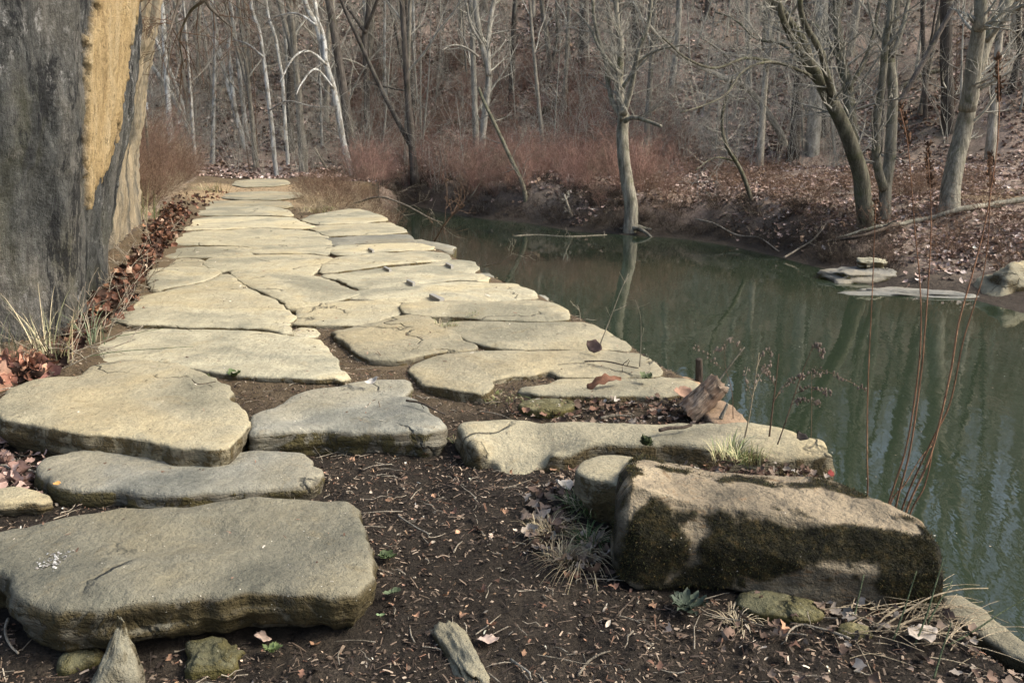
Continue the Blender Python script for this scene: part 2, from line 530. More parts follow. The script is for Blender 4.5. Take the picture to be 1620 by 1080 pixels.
cliff_foot = [(-11.0, 22.0), (-6.75, 15.9), (-4.9, 10.6), (-3.75, 7.6), (-3.3, 6.3), (-3.15, 5.5), (-3.6, 5.0), (-9, 3.2)]

def zterrain(x, y):
    shp = np.shape(x)
    p = np.stack([np.ravel(x), np.ravel(y)], -1)
    dn = seg_dist(p, near_sh, False)
    df = seg_dist(p, far_sh, False)
    ins = inside(p, river)
    X, Y = p[:, 0], p[:, 1]
    nz1 = fbm(p, 0.5, 4, 3)
    nz2 = fbm(p, 3.0, 4, 9)
    w_far = np.where(ins, (df < dn).astype(float), sstep(-1.5, 1.5, dn - df))
    # near side
    base = -0.038 - 0.107 * sstep(4.75, 3.7, Y + 0.12 * X) + 0.012 * nz2 + 0.02 * fbm(p, 1.3, 3, 4) * sstep(6, 4, Y)
    base = base + 0.02 * fbm(p, 9.0, 3, 5) * sstep(5, 3, Y) + 0.012 * fbm(p, 26.0, 3, 6) * sstep(6, 4, Y)
    base = base - 0.05 * sstep(2.9, 1.9, Y) * sstep(1.5, -1, X)
    mc_ = at(958, 775, -0.1)
    base = base + 0.075 * np.exp(-(((X - mc_[0]) / 0.26) ** 2 + ((Y - mc_[1]) / 0.2) ** 2))
    base = base + 0.12 * sstep(-2.1, -3.2, X + 0.27 * (Y - 5)) * sstep(4.0, 5.0, Y)
    sd = np.where(ins, -dn, dn)
    wd_ = 0.35 + 1.6 * sstep(16.3, 19, Y)
    zn = -1.7 + (base + 1.7) * sstep(0.0, 1.0, (sd + wd_) / (wd_ + 0.06 + 0.5 * sstep(16.3, 19, Y)))
    # far side
    sf = np.where(ins, -df, df)
    bankh = 0.75 + 0.3 * nz1
    # low gravel shelf on the right, steep muddy bank on the left
    shelf = sstep(5.2, 8.0, X) * sstep(20, 15, Y)
    bw = 1.5 + 2.5 * shelf
    zf = HW + bankh * sstep(0.0, bw, sf) ** (1.0) * (1 - 0.2 * shelf) + 0.05 * sf.clip(0, 40)
    zf = zf + 0.10 * nz2 * sstep(0.1, 1.0, sf)
    zf = np.where(sf < 0, HW - 0.7 * sstep(0, 1.2, -sf), zf)
    fy = np.interp(X, Xf, Yf)
    h = (Y - fy) * 0.88
    hill = np.where(h > 0, 0.50 * h * sstep(-1, 6, h), 0) + 0.35 * fbm(p, 0.35, 4, 21) * sstep(0, 4, h) * 2
    cap = 0.5 + 0.185 * np.hypot(X, Y) * sstep(95, 60, np.hypot(X, Y)) + 9.0 * sstep(60, 95, np.hypot(X, Y))
    hill = np.where(hill > cap * 0.7, cap - 0.3 * cap * np.exp(-(hill - cap * 0.7) / (0.3 * cap)), hill)
    zf = zf + hill
    z = zn * (1 - w_far) + zf * w_far
    # hill also behind the cliff on the left
    return z.reshape(shp)

def masks(x, y):
    p = np.stack([x, y], -1)
    dn = seg_dist(p, near_sh, False)
    df = seg_dist(p, far_sh, False)
    ins = inside(p, river)
    wf = sstep(-1.0, 1.0, dn - df)
    litter = np.maximum(wf, sstep(9, 16, y))
    mud = np.where(wf > 0.5, sstep(1.6, 0.2, df + 0.6 * fbm(p, 1.2, 3, 6)), 0)
    mud = np.maximum(mud, ins.astype(float))
    pc = np.array([at(415, 296, 0)[:2], at(430, 318, 0)[:2]])
    s1 = sstep(2.4, 0.8, seg_dist(p, pc, False) * np.array(0.9) + 0.6 * fbm(p, 1.2, 3, 14)) * (x < -3) * sstep(15, 18, y)
    gp = P(1572, 300, 19.0)
    s2 = sstep(1.6, 0.4, np.hypot(x - gp[0], (y - gp[1]) * 0.8) + 0.6 * fbm(p, 1.2, 3, 15))
    edge = -3.3 - 0.29 * (y - 6)
    s3 = 0.3 * sstep(3.9, 4.9, y) * (x > edge) * (1 - wf)
    return np.stack([litter * (1 - (s3 > 0)), mud * (1 - (s3 > 0)), np.maximum(np.maximum(s1, s2 * 0.6), s3)], -1)

def build_ground():
    a = np.concatenate([np.linspace(-180, -46, 40)[:-1], np.linspace(-46, 46, 430), np.linspace(46, 180, 40)[1:]])
    a = R(1) * a[:-1]
    r = np.concatenate([[0.0001], 0.7 * np.exp(np.arange(0, 400) * 0.0145)])
    r = r[r < 118]
    A, RR = np.meshgrid(a, r)
    X, Y = np.sin(A) * RR, np.cos(A) * RR
    Z = zterrain(X, Y)
    V = np.stack([X, Y, Z], -1).reshape(-1, 3)
    n, m = len(r), len(a)
    i = np.arange(n - 1)[:, None] * m
    j = np.arange(m)[None, :]
    j2 = (j + 1) % m
    Fq = np.stack([i + j, i + m + j, i + m + j2, i + j2], -1).reshape(-1, 4)
    Fq = Fq[:, ::-1]
    o = mesh_obj('ground', V, None, M['ground'], col=masks(V[:, 0], V[:, 1]), facearr=Fq)
    tag(o, kind='structure')
    return o
build_ground()

gx = np.linspace(-40, 60, 40)
gy = np.linspace(-40, 60, 40)
GX, GY = np.meshgrid(gx, gy)
V = np.stack([GX, GY, np.full(GX.shape, HW)], -1).reshape(-1, 3)
idx = (np.arange(39)[:, None] * 40 + np.arange(39)[None, :])
Fq = np.stack([idx, idx + 1, idx + 41, idx + 40], -1).reshape(-1, 4)
tag(mesh_obj('water', V, None, M['water'], facearr=Fq), kind='structure')

def G(px, py):
    """where the view ray meets the terrain"""
    d = ray(px, py)
    t = np.geomspace(1.2, 120, 1500)
    pts = d[None] * t[:, None] + np.array([0, 0, CAMZ])
    z = np.maximum(zterrain(pts[:, 0], pts[:, 1]), HW)
    below = pts[:, 2] < z
    k = int(np.argmax(below)) if below.any() else len(t) - 1
    p = pts[k].copy()
    p[2] = z[k]
    return p

# ================================================================== STONES
stone_polys = []

def chaikin(p, it=1, q=0.25):
    for _ in range(it):
        b = np.roll(p, -1, 0)
        p = np.stack([p * (1 - q) + b * q, p * q + b * (1 - q)], 1).reshape(-1, p.shape[1])
    return p

def resample(p, s):
    b = np.roll(p, -1, 0)
    out = []
    for k in range(len(p)):
        n = max(1, int(round(np.linalg.norm((b[k] - p[k])[:2]) / s)))
        for t in range(n):
            out.append(p[k] + (b[k] - p[k]) * t / n)
    return np.array(out)

def slab(label, pts, z=0.0, thick=0.16, mat='cream', name='stone_slab', cat='stone slab', group=None, amp=0.008, rr=None, bulge=0.003, undercut=0.035, wob=0.02, shrink=0.0, lobes=0.0):
    seed = abs(hash(label)) % 1 + sum(ord(ch) * (k + 1) for k, ch in enumerate(label)) % 9973
    ctrl = []
    for q in pts:
        dz = q[2] if len(q) > 2 else 0.0
        ctrl.append(at(q[0], q[1], z + dz))
    ctrl = np.array(ctrl)
    if ctrl[:, 1].mean() > 3.2: ctrl[:, 2] += ((seed * 7) % 11 - 5) * 0.0016
    if np.sum(ctrl[:, 0] * np.roll(ctrl[:, 1], -1) - np.roll(ctrl[:, 0], -1) * ctrl[:, 1]) < 0:
        ctrl = ctrl[::-1]
    D = float(ctrl[:, 1].mean())
    s = max(0.022, 0.0075 * D)
    rr = rr or 0.016
    for _ in range(2 if D < 5 else 1):
        pass
    b = resample(chaikin(ctrl, 1, 0.12), s)
    if D > 3.2: shrink = shrink - min(0.05, 0.016 + 0.003 * D)
    t = np.roll(b, -1, 0) - np.roll(b, 1, 0)
    nrm = np.stack([t[:, 1], -t[:, 0]], -1)
    nrm /= np.maximum(np.linalg.norm(nrm, axis=1, keepdims=True), 1e-9)
    off = wob * fbm(b[:, :2], 4.5, 4, seed) + 0.4 * wob * fbm(b[:, :2], 15, 3, seed + 3) - shrink
    off = off - 0.025 * np.abs(fbm(b[:, :2], 9.0, 3, seed + 41))
    off = off - 0.05 * np.clip(fbm(b[:, :2], 7.0, 3, seed + 21) - 0.22, 0, 1) - 0.03 * np.clip(fbm(b[:, :2], 2.2, 3, seed + 22) - 0.2, 0, 1)
    b[:, :2] += nrm * off[:, None]
    nb = len(b)
    mn, mx = b[:, :2].min(0), b[:, :2].max(0)
    st = s * 1.55
    gx, gy = np.meshgrid(np.arange(mn[0], mx[0], st), np.arange(mn[1], mx[1], st))
    g = np.stack([gx.ravel(), gy.ravel()], -1)
    g += (rng.random(g.shape) - 0.5) * st * 0.5
    g = g[inside(g, b)]
    rings = []
    for q in (0.12, 0.45, 1.0):
        rp = b[:, :2] - nrm * rr * q
        rings.append(rp)
    g = g[seg_dist(g, b) > rr + 0.45 * s]
    rp = np.vstack(rings)
    ok = inside(rp, b)
    rp = rp[ok]
    dd = seg_dist(rp, b)
    want = np.repeat([0.12 * rr, 0.45 * rr, rr], nb)[ok]
    rp = rp[dd > want * 0.85]
    pts2 = np.vstack([b[:, :2], rp, g])
    res = delaunay_2d_cdt([Vector(v) for v in pts2.tolist()], [], [list(range(nb))], 1, 1e-5)
    vo, fo, orig = res[0], res[2], res[3]
    xy = np.array([(v.x, v.y) for v in vo])
    d = seg_dist(xy, b)
    # plane of the control heights
    cz = ctrl[:, 2]
    dist2 = ((xy[:, None, :] - ctrl[None, :, :2]) ** 2).sum(-1) + 1e-4
    wgt = 1 / dist2 ** 1.5
    zz = (wgt * cz).sum(1) / wgt.sum(1)
    q = np.clip(rr - d, 0, rr)
    def topz(xy, d, zz):
        q = np.clip(rr - d, 0, rr)
        drop = rr - np.sqrt(np.maximum(rr * rr - q * q, 0))
        return zz - drop * 0.9 - 0.004 * np.clip(fbm(xy, 0.9, 2, 77), 0, 1) + amp * fbm(xy, 1.6, 3, seed + 1) * 1.5 + amp * 0.55 * fbm(xy, 7, 4, seed + 2) - 0.006 * np.exp(-d / 0.05) - amp * 0.9 * np.clip(fbm(xy, 3.0, 3, seed + 9) - 0.15, 0, 1) * 3
    Z = topz(xy, d, zz)
    verts = [np.column_stack([xy, Z])]
    faces = [tuple(f) for f in fo]
    bmap = {}
    for i, ol in enumerate(orig):
        for o_ in ol:
            if o_ < nb and o_ not in bmap:
                bmap[o_] = i
    loop = [bmap[k] for k in range(nb) if k in bmap]
    ks = [k for k in range(nb) if k in bmap]
    base = len(xy)
    prev = loop
    bl = b[ks]
    nl = nrm[ks]
    zt = Z[loop]
    lv = 13 if D < 6 else 4
    for L in range(1, lv + 1):
        f_ = L / lv
        o_ = bulge * math.sin(min(1, f_ * 1.6) * math.pi) - undercut * f_ * f_
        P3 = np.column_stack([bl[:, :2], np.full(len(bl), f_)])
        o2 = o_ + 0.03 * fbm(np.column_stack([bl[:, :2] * 5, np.full(len(bl), f_ * 3.0)]), 1, 4, seed + 5) * min(1, thick / 0.1) * min(1, 2.2 * f_)
        if D < 6: o2 = o2 + 0.011 * np.sign(vnoise(np.column_stack([bl[:, :2] * 2.5, np.full(len(bl), thick * f_ * 34)]), seed + 8)) * vnoise(np.column_stack([bl[:, :2] * 4, np.full(len(bl), f_)]), seed + 12) * min(1, 3 * f_)
        o2 = o2 + lobes * fbm(np.column_stack([bl[:, :2] * 2.2, np.full(len(bl), f_ * 1.2)]), 1, 2, seed + 6) * f_
        xyk = bl[:, :2] + nl * o2[:, None]
        zk = zt - thick * f_
        verts.append(np.column_stack([xyk, zk]))
        cur = list(range(base, base + len(bl)))
        base += len(bl)
        m = len(cur)
        for k in range(m):
            k2 = (k + 1) % m
            faces.append((prev[k], cur[k], cur[k2], prev[k2]))
        prev = cur
    faces.append(tuple(prev[::-1]))
    V = np.vstack(verts)
    c = V.mean(0)
    o = mesh_obj(name, V, faces, M[mat], loc=(c[0], c[1], V[:, 2].min()))
    tag(o, label, cat, group, 'thing')
    stone_polys.append((b, float(Z.mean()), D))
    return o

W = 'flat stone slabs of the walkway'
slab('large cream slab beside the cliff with a rounded dark lower edge', [(-5, 640), (15, 612), (60, 596), (127, 591), (155, 575), (200, 567), (262, 570), (300, 580), (337, 596), (360, 613), (365, 630), (384, 648), (391, 664), (373, 686), (352, 702), (290, 701), (250, 692), (200, 684), (133, 681), (67, 669), (10, 660)], 0.02, 0.17, 'tan', group=W)
slab('long narrow pale grey slab just behind the big foreground slab', [(66, 738), (78, 722), (140, 710), (280, 712), (340, 708), (410, 706), (470, 708), (492, 717), (505, 738), (494, 755), (440, 762), (380, 765), (300, 776), (240, 774), (170, 770), (100, 768), (74, 757)], -0.06, 0.13, 'grey', group=W, amp=0.014, rr=0.026)
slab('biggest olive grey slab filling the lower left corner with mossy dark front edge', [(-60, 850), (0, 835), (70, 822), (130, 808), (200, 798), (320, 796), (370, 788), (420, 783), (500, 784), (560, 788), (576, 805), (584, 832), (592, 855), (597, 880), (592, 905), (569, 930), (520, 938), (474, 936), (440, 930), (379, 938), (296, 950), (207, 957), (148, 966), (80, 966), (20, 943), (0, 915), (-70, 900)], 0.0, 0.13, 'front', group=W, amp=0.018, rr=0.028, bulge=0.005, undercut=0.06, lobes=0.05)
slab('rough light grey slab with a raised lip in the middle of the bare soil', [(396, 668), (402, 652), (437, 640), (468, 620), (500, 612), (540, 608), (600, 598), (643, 597), (646, 613), (632, 619), (657, 632), (675, 645), (699, 660), (698, 672), (640, 676), (540, 672), (440, 680), (402, 684)], -0.005, 0.13, 'grey', group=W, amp=0.016, rr=0.03)
slab('wide cream slab running from the cliff leaves to the worn soil gap', [(138, 562), (155, 532), (172, 520), (250, 518), (317, 519), (400, 521), (437, 526), (460, 531), (500, 535), (513, 547), (527, 567), (540, 584), (545, 593), (500, 593), (433, 590), (367, 587), (300, 577), (262, 568), (200, 565), (155, 573)], 0.0, 0.1, 'cream', group=W)
slab('long thin cream slab with a red speck, second row past the big cream slab', [(165, 495), (170, 487), (233, 486), (300, 488), (380, 489), (450, 490), (466, 500), (456, 509), (457, 526), (413, 517), (333, 515), (250, 512), (207, 513), (178, 506)], 0.012, 0.1, 'cream', group=W)
slab('triangular cream slab at the lower end of the dark zigzag crack', [(192, 479), (205, 472), (243, 463), (285, 453), (340, 440), (352, 429), (367, 434), (377, 447), (410, 463), (437, 474), (449, 483), (446, 487), (367, 486), (285, 484), (207, 482)], 0.015, 0.1, 'cream', group=W)
slab('short cream slab with dark hollow edge beside the leaf pile', [(238, 434), (244, 425), (300, 422), (338, 424), (346, 429), (333, 438), (310, 445), (283, 450), (243, 456), (238, 450)], 0.02, 0.12, 'cream', group=W)
slab('broad cream slab on the right of the dark zigzag crack', [(363, 426), (400, 431), (460, 433), (500, 436), (523, 443), (547, 455), (566, 462), (540, 470), (500, 479), (467, 486), (454, 476), (425, 462), (390, 446)], 0.012, 0.1, 'cream', group=W)
slab('cream slab behind the zigzag crack with a notch in its right end', [(326, 414), (335, 407), (383, 403), (440, 402), (490, 401), (516, 404), (529, 410), (519, 416), (499, 423), (492, 433), (440, 431), (400, 430), (366, 425), (346, 427), (330, 420)], 0.0, 0.1, 'cream', group=W)
slab('small cream slab above the leaf pile with a broken right corner', [(246, 424), (256, 416), (284, 407), (317, 410), (322, 415), (340, 423), (300, 421)], -0.005, 0.1, 'tan', group=W)
slab('cream slab with curved root on it at the left edge of the walkway', [(258, 403), (268, 394), (310, 389), (350, 389), (391, 391), (399, 400), (380, 402), (334, 405), (286, 405), (262, 408)], 0.0, 0.1, 'cream', group=W)
slab('widest cream slab halfway down the left row', [(264, 382), (285, 372), (312, 366), (350, 364), (400, 361), (478, 363), (513, 370), (521, 385), (517, 400), (484, 400), (402, 400), (394, 388), (345, 386), (288, 387)], 0.0, 0.1, 'cream', group=W)
slab('cream slab left of the long central joint, third from the far end', [(282, 357), (298, 347), (345, 342), (400, 342), (460, 343), (472, 350), (499, 358), (478, 361), (400, 359), (345, 362), (305, 363), (286, 365)], 0.0, 0.1, 'cream', group=W)
slab('cream slab left of the long central joint, second from the far end', [(290, 339), (296, 331), (340, 327), (400, 326), (450, 330), (464, 341), (400, 340), (340, 341)], 0.0, 0.1, 'cream', group=W)
slab('thin tan slab before the sandy end of the walkway', [(310, 326), (330, 318), (400, 316), (455, 318), (462, 326), (450, 328), (400, 324), (340, 326)], 0.0, 0.1, 'tan', group=W)
slab('dusty tan slab at the sandy far end of the path', [(352, 313), (362, 305), (420, 302), (470, 304), (482, 311), (440, 315), (380, 315)], 0.0, 0.1, 'tan', group=W)
slab('farthest sandy slab where the path enters the woods', [(368, 292), (375, 285), (415, 282), (452, 284), (458, 290), (430, 294), (385, 295)], 0.0, 0.1, 'tan', group=W)
slab('farthest cream slab at the water edge under the dead brush', [(478, 347), (490, 340), (523, 334), (563, 328), (580, 333), (600, 338), (612, 347), (560, 351), (507, 353)], 0.03, 0.25, 'cream', group=W)
slab('second farthest cream slab on the water edge', [(490, 357), (510, 355), (560, 353), (613, 351), (634, 358), (641, 366), (600, 369), (550, 370), (518, 371), (508, 366)], 0.012, 0.3, 'cream', group=W)
slab('pale grey tinged slab on the water edge, third from the far end', [(516, 375), (560, 372), (620, 369), (644, 369), (653, 379), (655, 382), (600, 383), (560, 383), (524, 386)], 0.0, 0.3, 'grey', group=W)
slab('narrow cream slab with dark speck behind the farthest metal cramp', [(521, 392), (540, 386), (600, 385), (655, 383), (684, 388), (682, 393), (640, 395), (590, 397), (560, 401), (534, 402)], 0.0, 0.3, 'cream', group=W)
slab('cream slab holding two of the grey metal cramps', [(510, 429), (514, 420), (531, 407), (560, 403), (600, 399), (665, 396), (704, 400), (712, 407), (680, 412), (600, 419), (540, 427)], 0.0, 0.3, 'cream', group=W)
slab('cream slab with grey knobbly end sticking out over the water', [(508, 434), (560, 429), (600, 424), (680, 415), (718, 408), (748, 411), (754, 420), (745, 428), (762, 431), (770, 437), (768, 442), (720, 440), (640, 449), (577, 455), (560, 450), (540, 440), (524, 437)], 0.0, 0.32, 'cream', group=W)
slab('long cream slab with the largest grey metal cramp on it', [(530, 463), (575, 457), (640, 450), (720, 443), (780, 444), (812, 445), (840, 458), (846, 469), (760, 472), (700, 473), (632, 475), (590, 471), (550, 470)], 0.0, 0.32, 'cream', group=W)
slab('golden edged cream slab with an overhanging right end above the water', [(635, 480), (700, 476), (760, 475), (848, 473), (877, 478), (897, 491), (902, 502), (863, 505), (773, 501), (730, 497), (680, 498), (650, 495), (640, 490)], 0.02, 0.3, 'tan', group=W)
slab('cream slab with a shallow pale hollow in the middle of the walkway', [(470, 496), (478, 487), (493, 480), (540, 477), (600, 476), (628, 478), (635, 490), (620, 499), (587, 509), (540, 511), (490, 511), (470, 509)], 0.0, 0.1, 'cream', group=W)
slab('small squarish cream stone wedged at the worn soil gap', [(463, 519), (480, 514), (495, 516), (503, 527), (480, 529), (462, 526)], -0.01, 0.1, 'cream', group=W, name='paving_stone')
slab('greyish tan slab with blue grey centre beside the worn soil gap', [(525, 526), (560, 518), (590, 511), (620, 504), (653, 499), (680, 503), (689, 510), (692, 518), (718, 525), (731, 540), (752, 547), (746, 552), (693, 555), (655, 562), (627, 567), (592, 567), (568, 557), (553, 541)], 0.0, 0.1, 'tan', group=W)
slab('long tan slab with grass at its left tip reaching the water', [(692, 508), (740, 506), (840, 507), (933, 508), (960, 518), (982, 533), (1000, 546), (950, 547), (870, 545), (823, 547), (765, 541), (735, 532), (722, 524), (702, 517)], 0.005, 0.3, 'tan', group=W)
slab('wide tan slab pointed on the left with a twig on its back edge', [(646, 578), (662, 568), (697, 557), (740, 553), (840, 552), (957, 550), (1007, 553), (1030, 567), (1044, 583), (1038, 589), (1007, 589), (940, 591), (888, 591), (870, 583), (840, 589), (776, 595), (778, 609), (767, 617), (727, 612), (675, 602), (662, 592)], 0.0, 0.3, 'tan', group=W)
slab('worn tan slab under the curled oak leaf', [(826, 607), (873, 605), (892, 597), (940, 595), (1040, 593), (1080, 593), (1098, 602), (1100, 610), (1060, 618), (1020, 621), (960, 621), (900, 619), (850, 618), (828, 613)], -0.015, 0.25, 'tan', group=W)
slab('small flat mossy stone surrounded by leaf litter', [(822, 634), (850, 625), (890, 622), (907, 633), (890, 642), (850, 643)], -0.035, 0.1, 'green', group=W, name='paving_stone')
slab('long pale slab with sloping left nose and mossy right end by the weeds', [(732, 668), (745, 663), (807, 663), (907, 667), (1000, 669), (1093, 667), (1177, 667), (1225, 672), (1265, 683), (1298, 693), (1310, 706), (1306, 722, -0.05), (1240, 716, -0.03), (1180, 705), (1080, 701), (1010, 696), (950, 695), (872, 712, -0.03), (862, 735, -0.1), (835, 752, -0.13), (800, 752, -0.13), (775, 728, -0.09), (752, 698, -0.01)], -0.02, 0.22, 'tan', group=W, amp=0.01, rr=0.03, undercut=0.0)
slab('small half buried tan stone at the left edge behind the big slab', [(-20, 784), (0, 772), (20, 771), (45, 777), (70, 783), (72, 789), (30, 792), (-15, 796)], -0.095, 0.08, 'tan', group=None, name='paving_stone', cat='stone')
slab('worn stone between soil patches left of the central gap', [(590, 580), (600, 571), (622, 568), (640, 571), (648, 577), (640, 585), (610, 588)], -0.045, 0.06, 'tan', group=W, name='paving_stone')
slab('reddish orange flat stone at the water edge under the oak leaf', [(1050, 606), (1078, 592), (1104, 600), (1116, 612), (1100, 624), (1060, 622)], -0.04, 0.2, 'orange', name='flat_rock', cat='rock')
slab('orange tan wedge of stone behind the tilted wood stump', [(1120, 650), (1128, 632), (1142, 628), (1160, 640), (1178, 662), (1180, 672), (1140, 670)], -0.03, 0.2, 'orange', name='flat_rock', cat='rock')
slab('pale tan slab at the lower right corner sloping to the water', [(1478, 960), (1488, 935), (1520, 934), (1560, 958), (1610, 996), (1680, 1040), (1720, 1100), (1660, 1100), (1612, 1040), (1550, 1000)], -0.14, 0.3, 'front', name='flat_rock', cat='rock')
slab('grey blue square end block jutting at the far water edge', [(752, 432), (772, 430), (779, 437), (777, 444), (760, 445)], -0.03, 0.35, 'grey', name='edge_block', cat='stone block')
slab('small grey block low beside the golden edged slab', [(845, 463), (862, 466), (868, 474), (850, 474)], -0.05, 0.35, 'grey', name='edge_block', cat='stone block')
slab('thin grey slab between third and fourth far edge slabs', [(655, 376), (690, 382), (718, 390), (712, 396), (684, 390), (660, 384)], -0.02, 0.3, 'grey', name='edge_block', cat='stone block')

slab('tan rock nose with dark shaded front poking out at the upper left of the boulder', [(906, 740), (914, 723), (935, 713), (985, 715), (1035, 722), (1090, 735), (1080, 765), (1010, 785), (985, 768), (955, 756), (925, 752)], 0.082, 0.20, 'tan', name='flat_rock', cat='rock', rr=0.015, undercut=0.07, wob=0.012)
# ------------------------------------------------------------------ lofted rocks
def loft_rock(name, label, cat, sections, mat, n_u=90, n_v=72, amp=0.02, closed_caps=True, group=None, seed=1, sm=3, fine=0.4):
    """sections: list of closed control rings (same count) -> solid rock"""
    S = np.array(sections, float)                      # (ns, nc, 3)
    nc = S.shape[1]
    rings = []
    for k in range(nc):
        rings.append(smooth_path(S[:, k], n_u))
    A = np.stack(rings, 1)                             # (n_u, nc, 3)
    out = []
    for u in range(n_u):
        c = A[u]
        seg = np.linalg.norm(np.roll(c, -1, 0) - c, axis=1)
        cum = np.concatenate([[0], np.cumsum(seg)])
        tt = np.linspace(0, cum[-1], n_v, endpoint=False)
        cc = np.vstack([c, c[:1]])
        ring = np.stack([np.interp(tt, cum, cc[:, i]) for i in range(3)], -1)
        for _ in range(sm):
            ring = (np.roll(ring, 1, 0) + 2 * ring + np.roll(ring, -1, 0)) / 4
        out.append(ring)
    out = np.array(out)
    for _ in range(sm):
        mid = (out[:-2] + 2 * out[1:-1] + out[2:]) / 4
        out[1:-1] = mid
    # caps
    def cap(ring, d):
        c = ring.mean(0)
        res = []
        for f, push in ((0.86, 0.6), (0.6, 0.9), (0.3, 1.0), (0.02, 1.0)):
            res.append(c + (ring - c) * f + d * push)
        return res
    L = np.linalg.norm(out[0] - out[0].mean(0), axis=1).mean() * 0.18
    d0 = out[0].mean(0) - out[2].mean(0); d0 /= np.linalg.norm(d0)
    d1 = out[-1].mean(0) - out[-3].mean(0); d1 /= np.linalg.norm(d1)
    pre = cap(out[0], d0 * L)[::-1]
    post = cap(out[-1], d1 * L)
    G_ = np.array(pre + list(out) + post)
    nu = len(G_)
    # normals and displacement
    du = np.gradient(G_, axis=0)
    dv = np.roll(G_, -1, 1) - np.roll(G_, 1, 1)
    nn = np.cross(dv, du)
    nn /= np.maximum(np.linalg.norm(nn, axis=2, keepdims=True), 1e-9)
    cen = G_.mean((0, 1))
    if ((G_ - cen) * nn).sum() < 0: nn = -nn
    p = G_.reshape(-1, 3)
    disp = amp * (fbm(p, 3.0, 4, seed) + fine * fbm(p, 12, 4, seed + 5))
    V = p + nn.reshape(-1, 3) * disp[:, None]
    i = np.arange(nu - 1)[:, None] * n_v
    j = np.arange(n_v)[None, :]
    j2 = (j + 1) % n_v
    Fq = np.stack([i + j, i + j2, i + n_v + j2, i + n_v + j], -1).reshape(-1, 4)
    c = V.mean(0)
    o = mesh_obj(name, V, None, M[mat], facearr=Fq, loc=(c[0], c[1], V[:, 2].min()))
    import bmesh
    bm = bmesh.new(); bm.from_mesh(o.data)
    bmesh.ops.recalc_face_normals(bm, faces=bm.faces)
    bm.to_mesh(o.data); bm.free()
    o.data.polygons.foreach_set('use_smooth', np.ones(len(o.data.polygons), bool))
    tag(o, label, cat, group)
    stone_polys.append((np.vstack([G_[4:-4].max(1)[:, :2]] if False else [V[:, :2][hull_idx(V[:, :2])]]), float(V[:, 2].max()), float(c[1])))
    return o

def hull_idx(p):
    idx = np.lexsort((p[:, 1], p[:, 0])).tolist()
    def cr(o, a, b): return (p[a][0] - p[o][0]) * (p[b][1] - p[o][1]) - (p[a][1] - p[o][1]) * (p[b][0] - p[o][0])
    lo = []
    for i in idx:
        while len(lo) >= 2 and cr(lo[-2], lo[-1], i) <= 0: lo.pop()
        lo.append(i)
    up = []
    for i in idx[::-1]:
        while len(up) >= 2 and cr(up[-2], up[-1], i) <= 0: up.pop()
        up.append(i)
    return lo[:-1] + up[:-1]

st = []
for FB, FT, BT, Yb, Yt, zb in [
    ((980, 905), (1000, 763), (988, 735), 2.66, 2.70, 0.09),
    ((1013, 930), (1040, 777), (1012, 722), 2.62, 2.69, 0.09),
    ((1117, 927), (1110, 797), (1060, 730), 2.60, 2.67, 0.10),
    ((1185, 938), (1180, 804), (1110, 742), 2.57, 2.64, 0.10),
    ((1262, 970), (1262, 818), (1210, 752), 2.54, 2.61, 0.10),
    ((1340, 982), (1362, 836), (1300, 758), 2.52, 2.58, 0.10),
    ((1430, 974), (1435, 846), (1372, 784), 2.51, 2.56, 0.08),
    ((1474, 962), (1476, 853), (1425, 818), 2.52, 2.56, 0.05)]:
    fb, ft, bt = P(*FB, Yb), P(*FT, Yt), at(*BT, zb)
    mid = (fb + ft) / 2 + np.array([0, -0.035, 0.02])
    tm = (ft * 0.5 + bt * 0.5) + np.array([0, 0, 0.018])
    bb = bt + np.array([0, 0.03, -0.40])
    bot = (fb * 0.6 + bb * 0.4) + np.array([0, 0.05, -0.06])
    st.append([fb, mid, ft, tm, bt, bb, bot])
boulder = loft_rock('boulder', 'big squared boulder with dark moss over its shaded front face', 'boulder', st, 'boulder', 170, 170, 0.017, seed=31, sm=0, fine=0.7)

def screen(V):
    cx, cy = math.cos(PITCH), math.sin(PITCH)
    rel = V - np.array([0, 0, CAMZ])
    dep = rel[:, 1] * cx - rel[:, 2] * cy
    up = rel[:, 1] * cy + rel[:, 2] * cx
    return np.stack([810 + F * rel[:, 0] / dep, 540 - F * up / dep], -1)

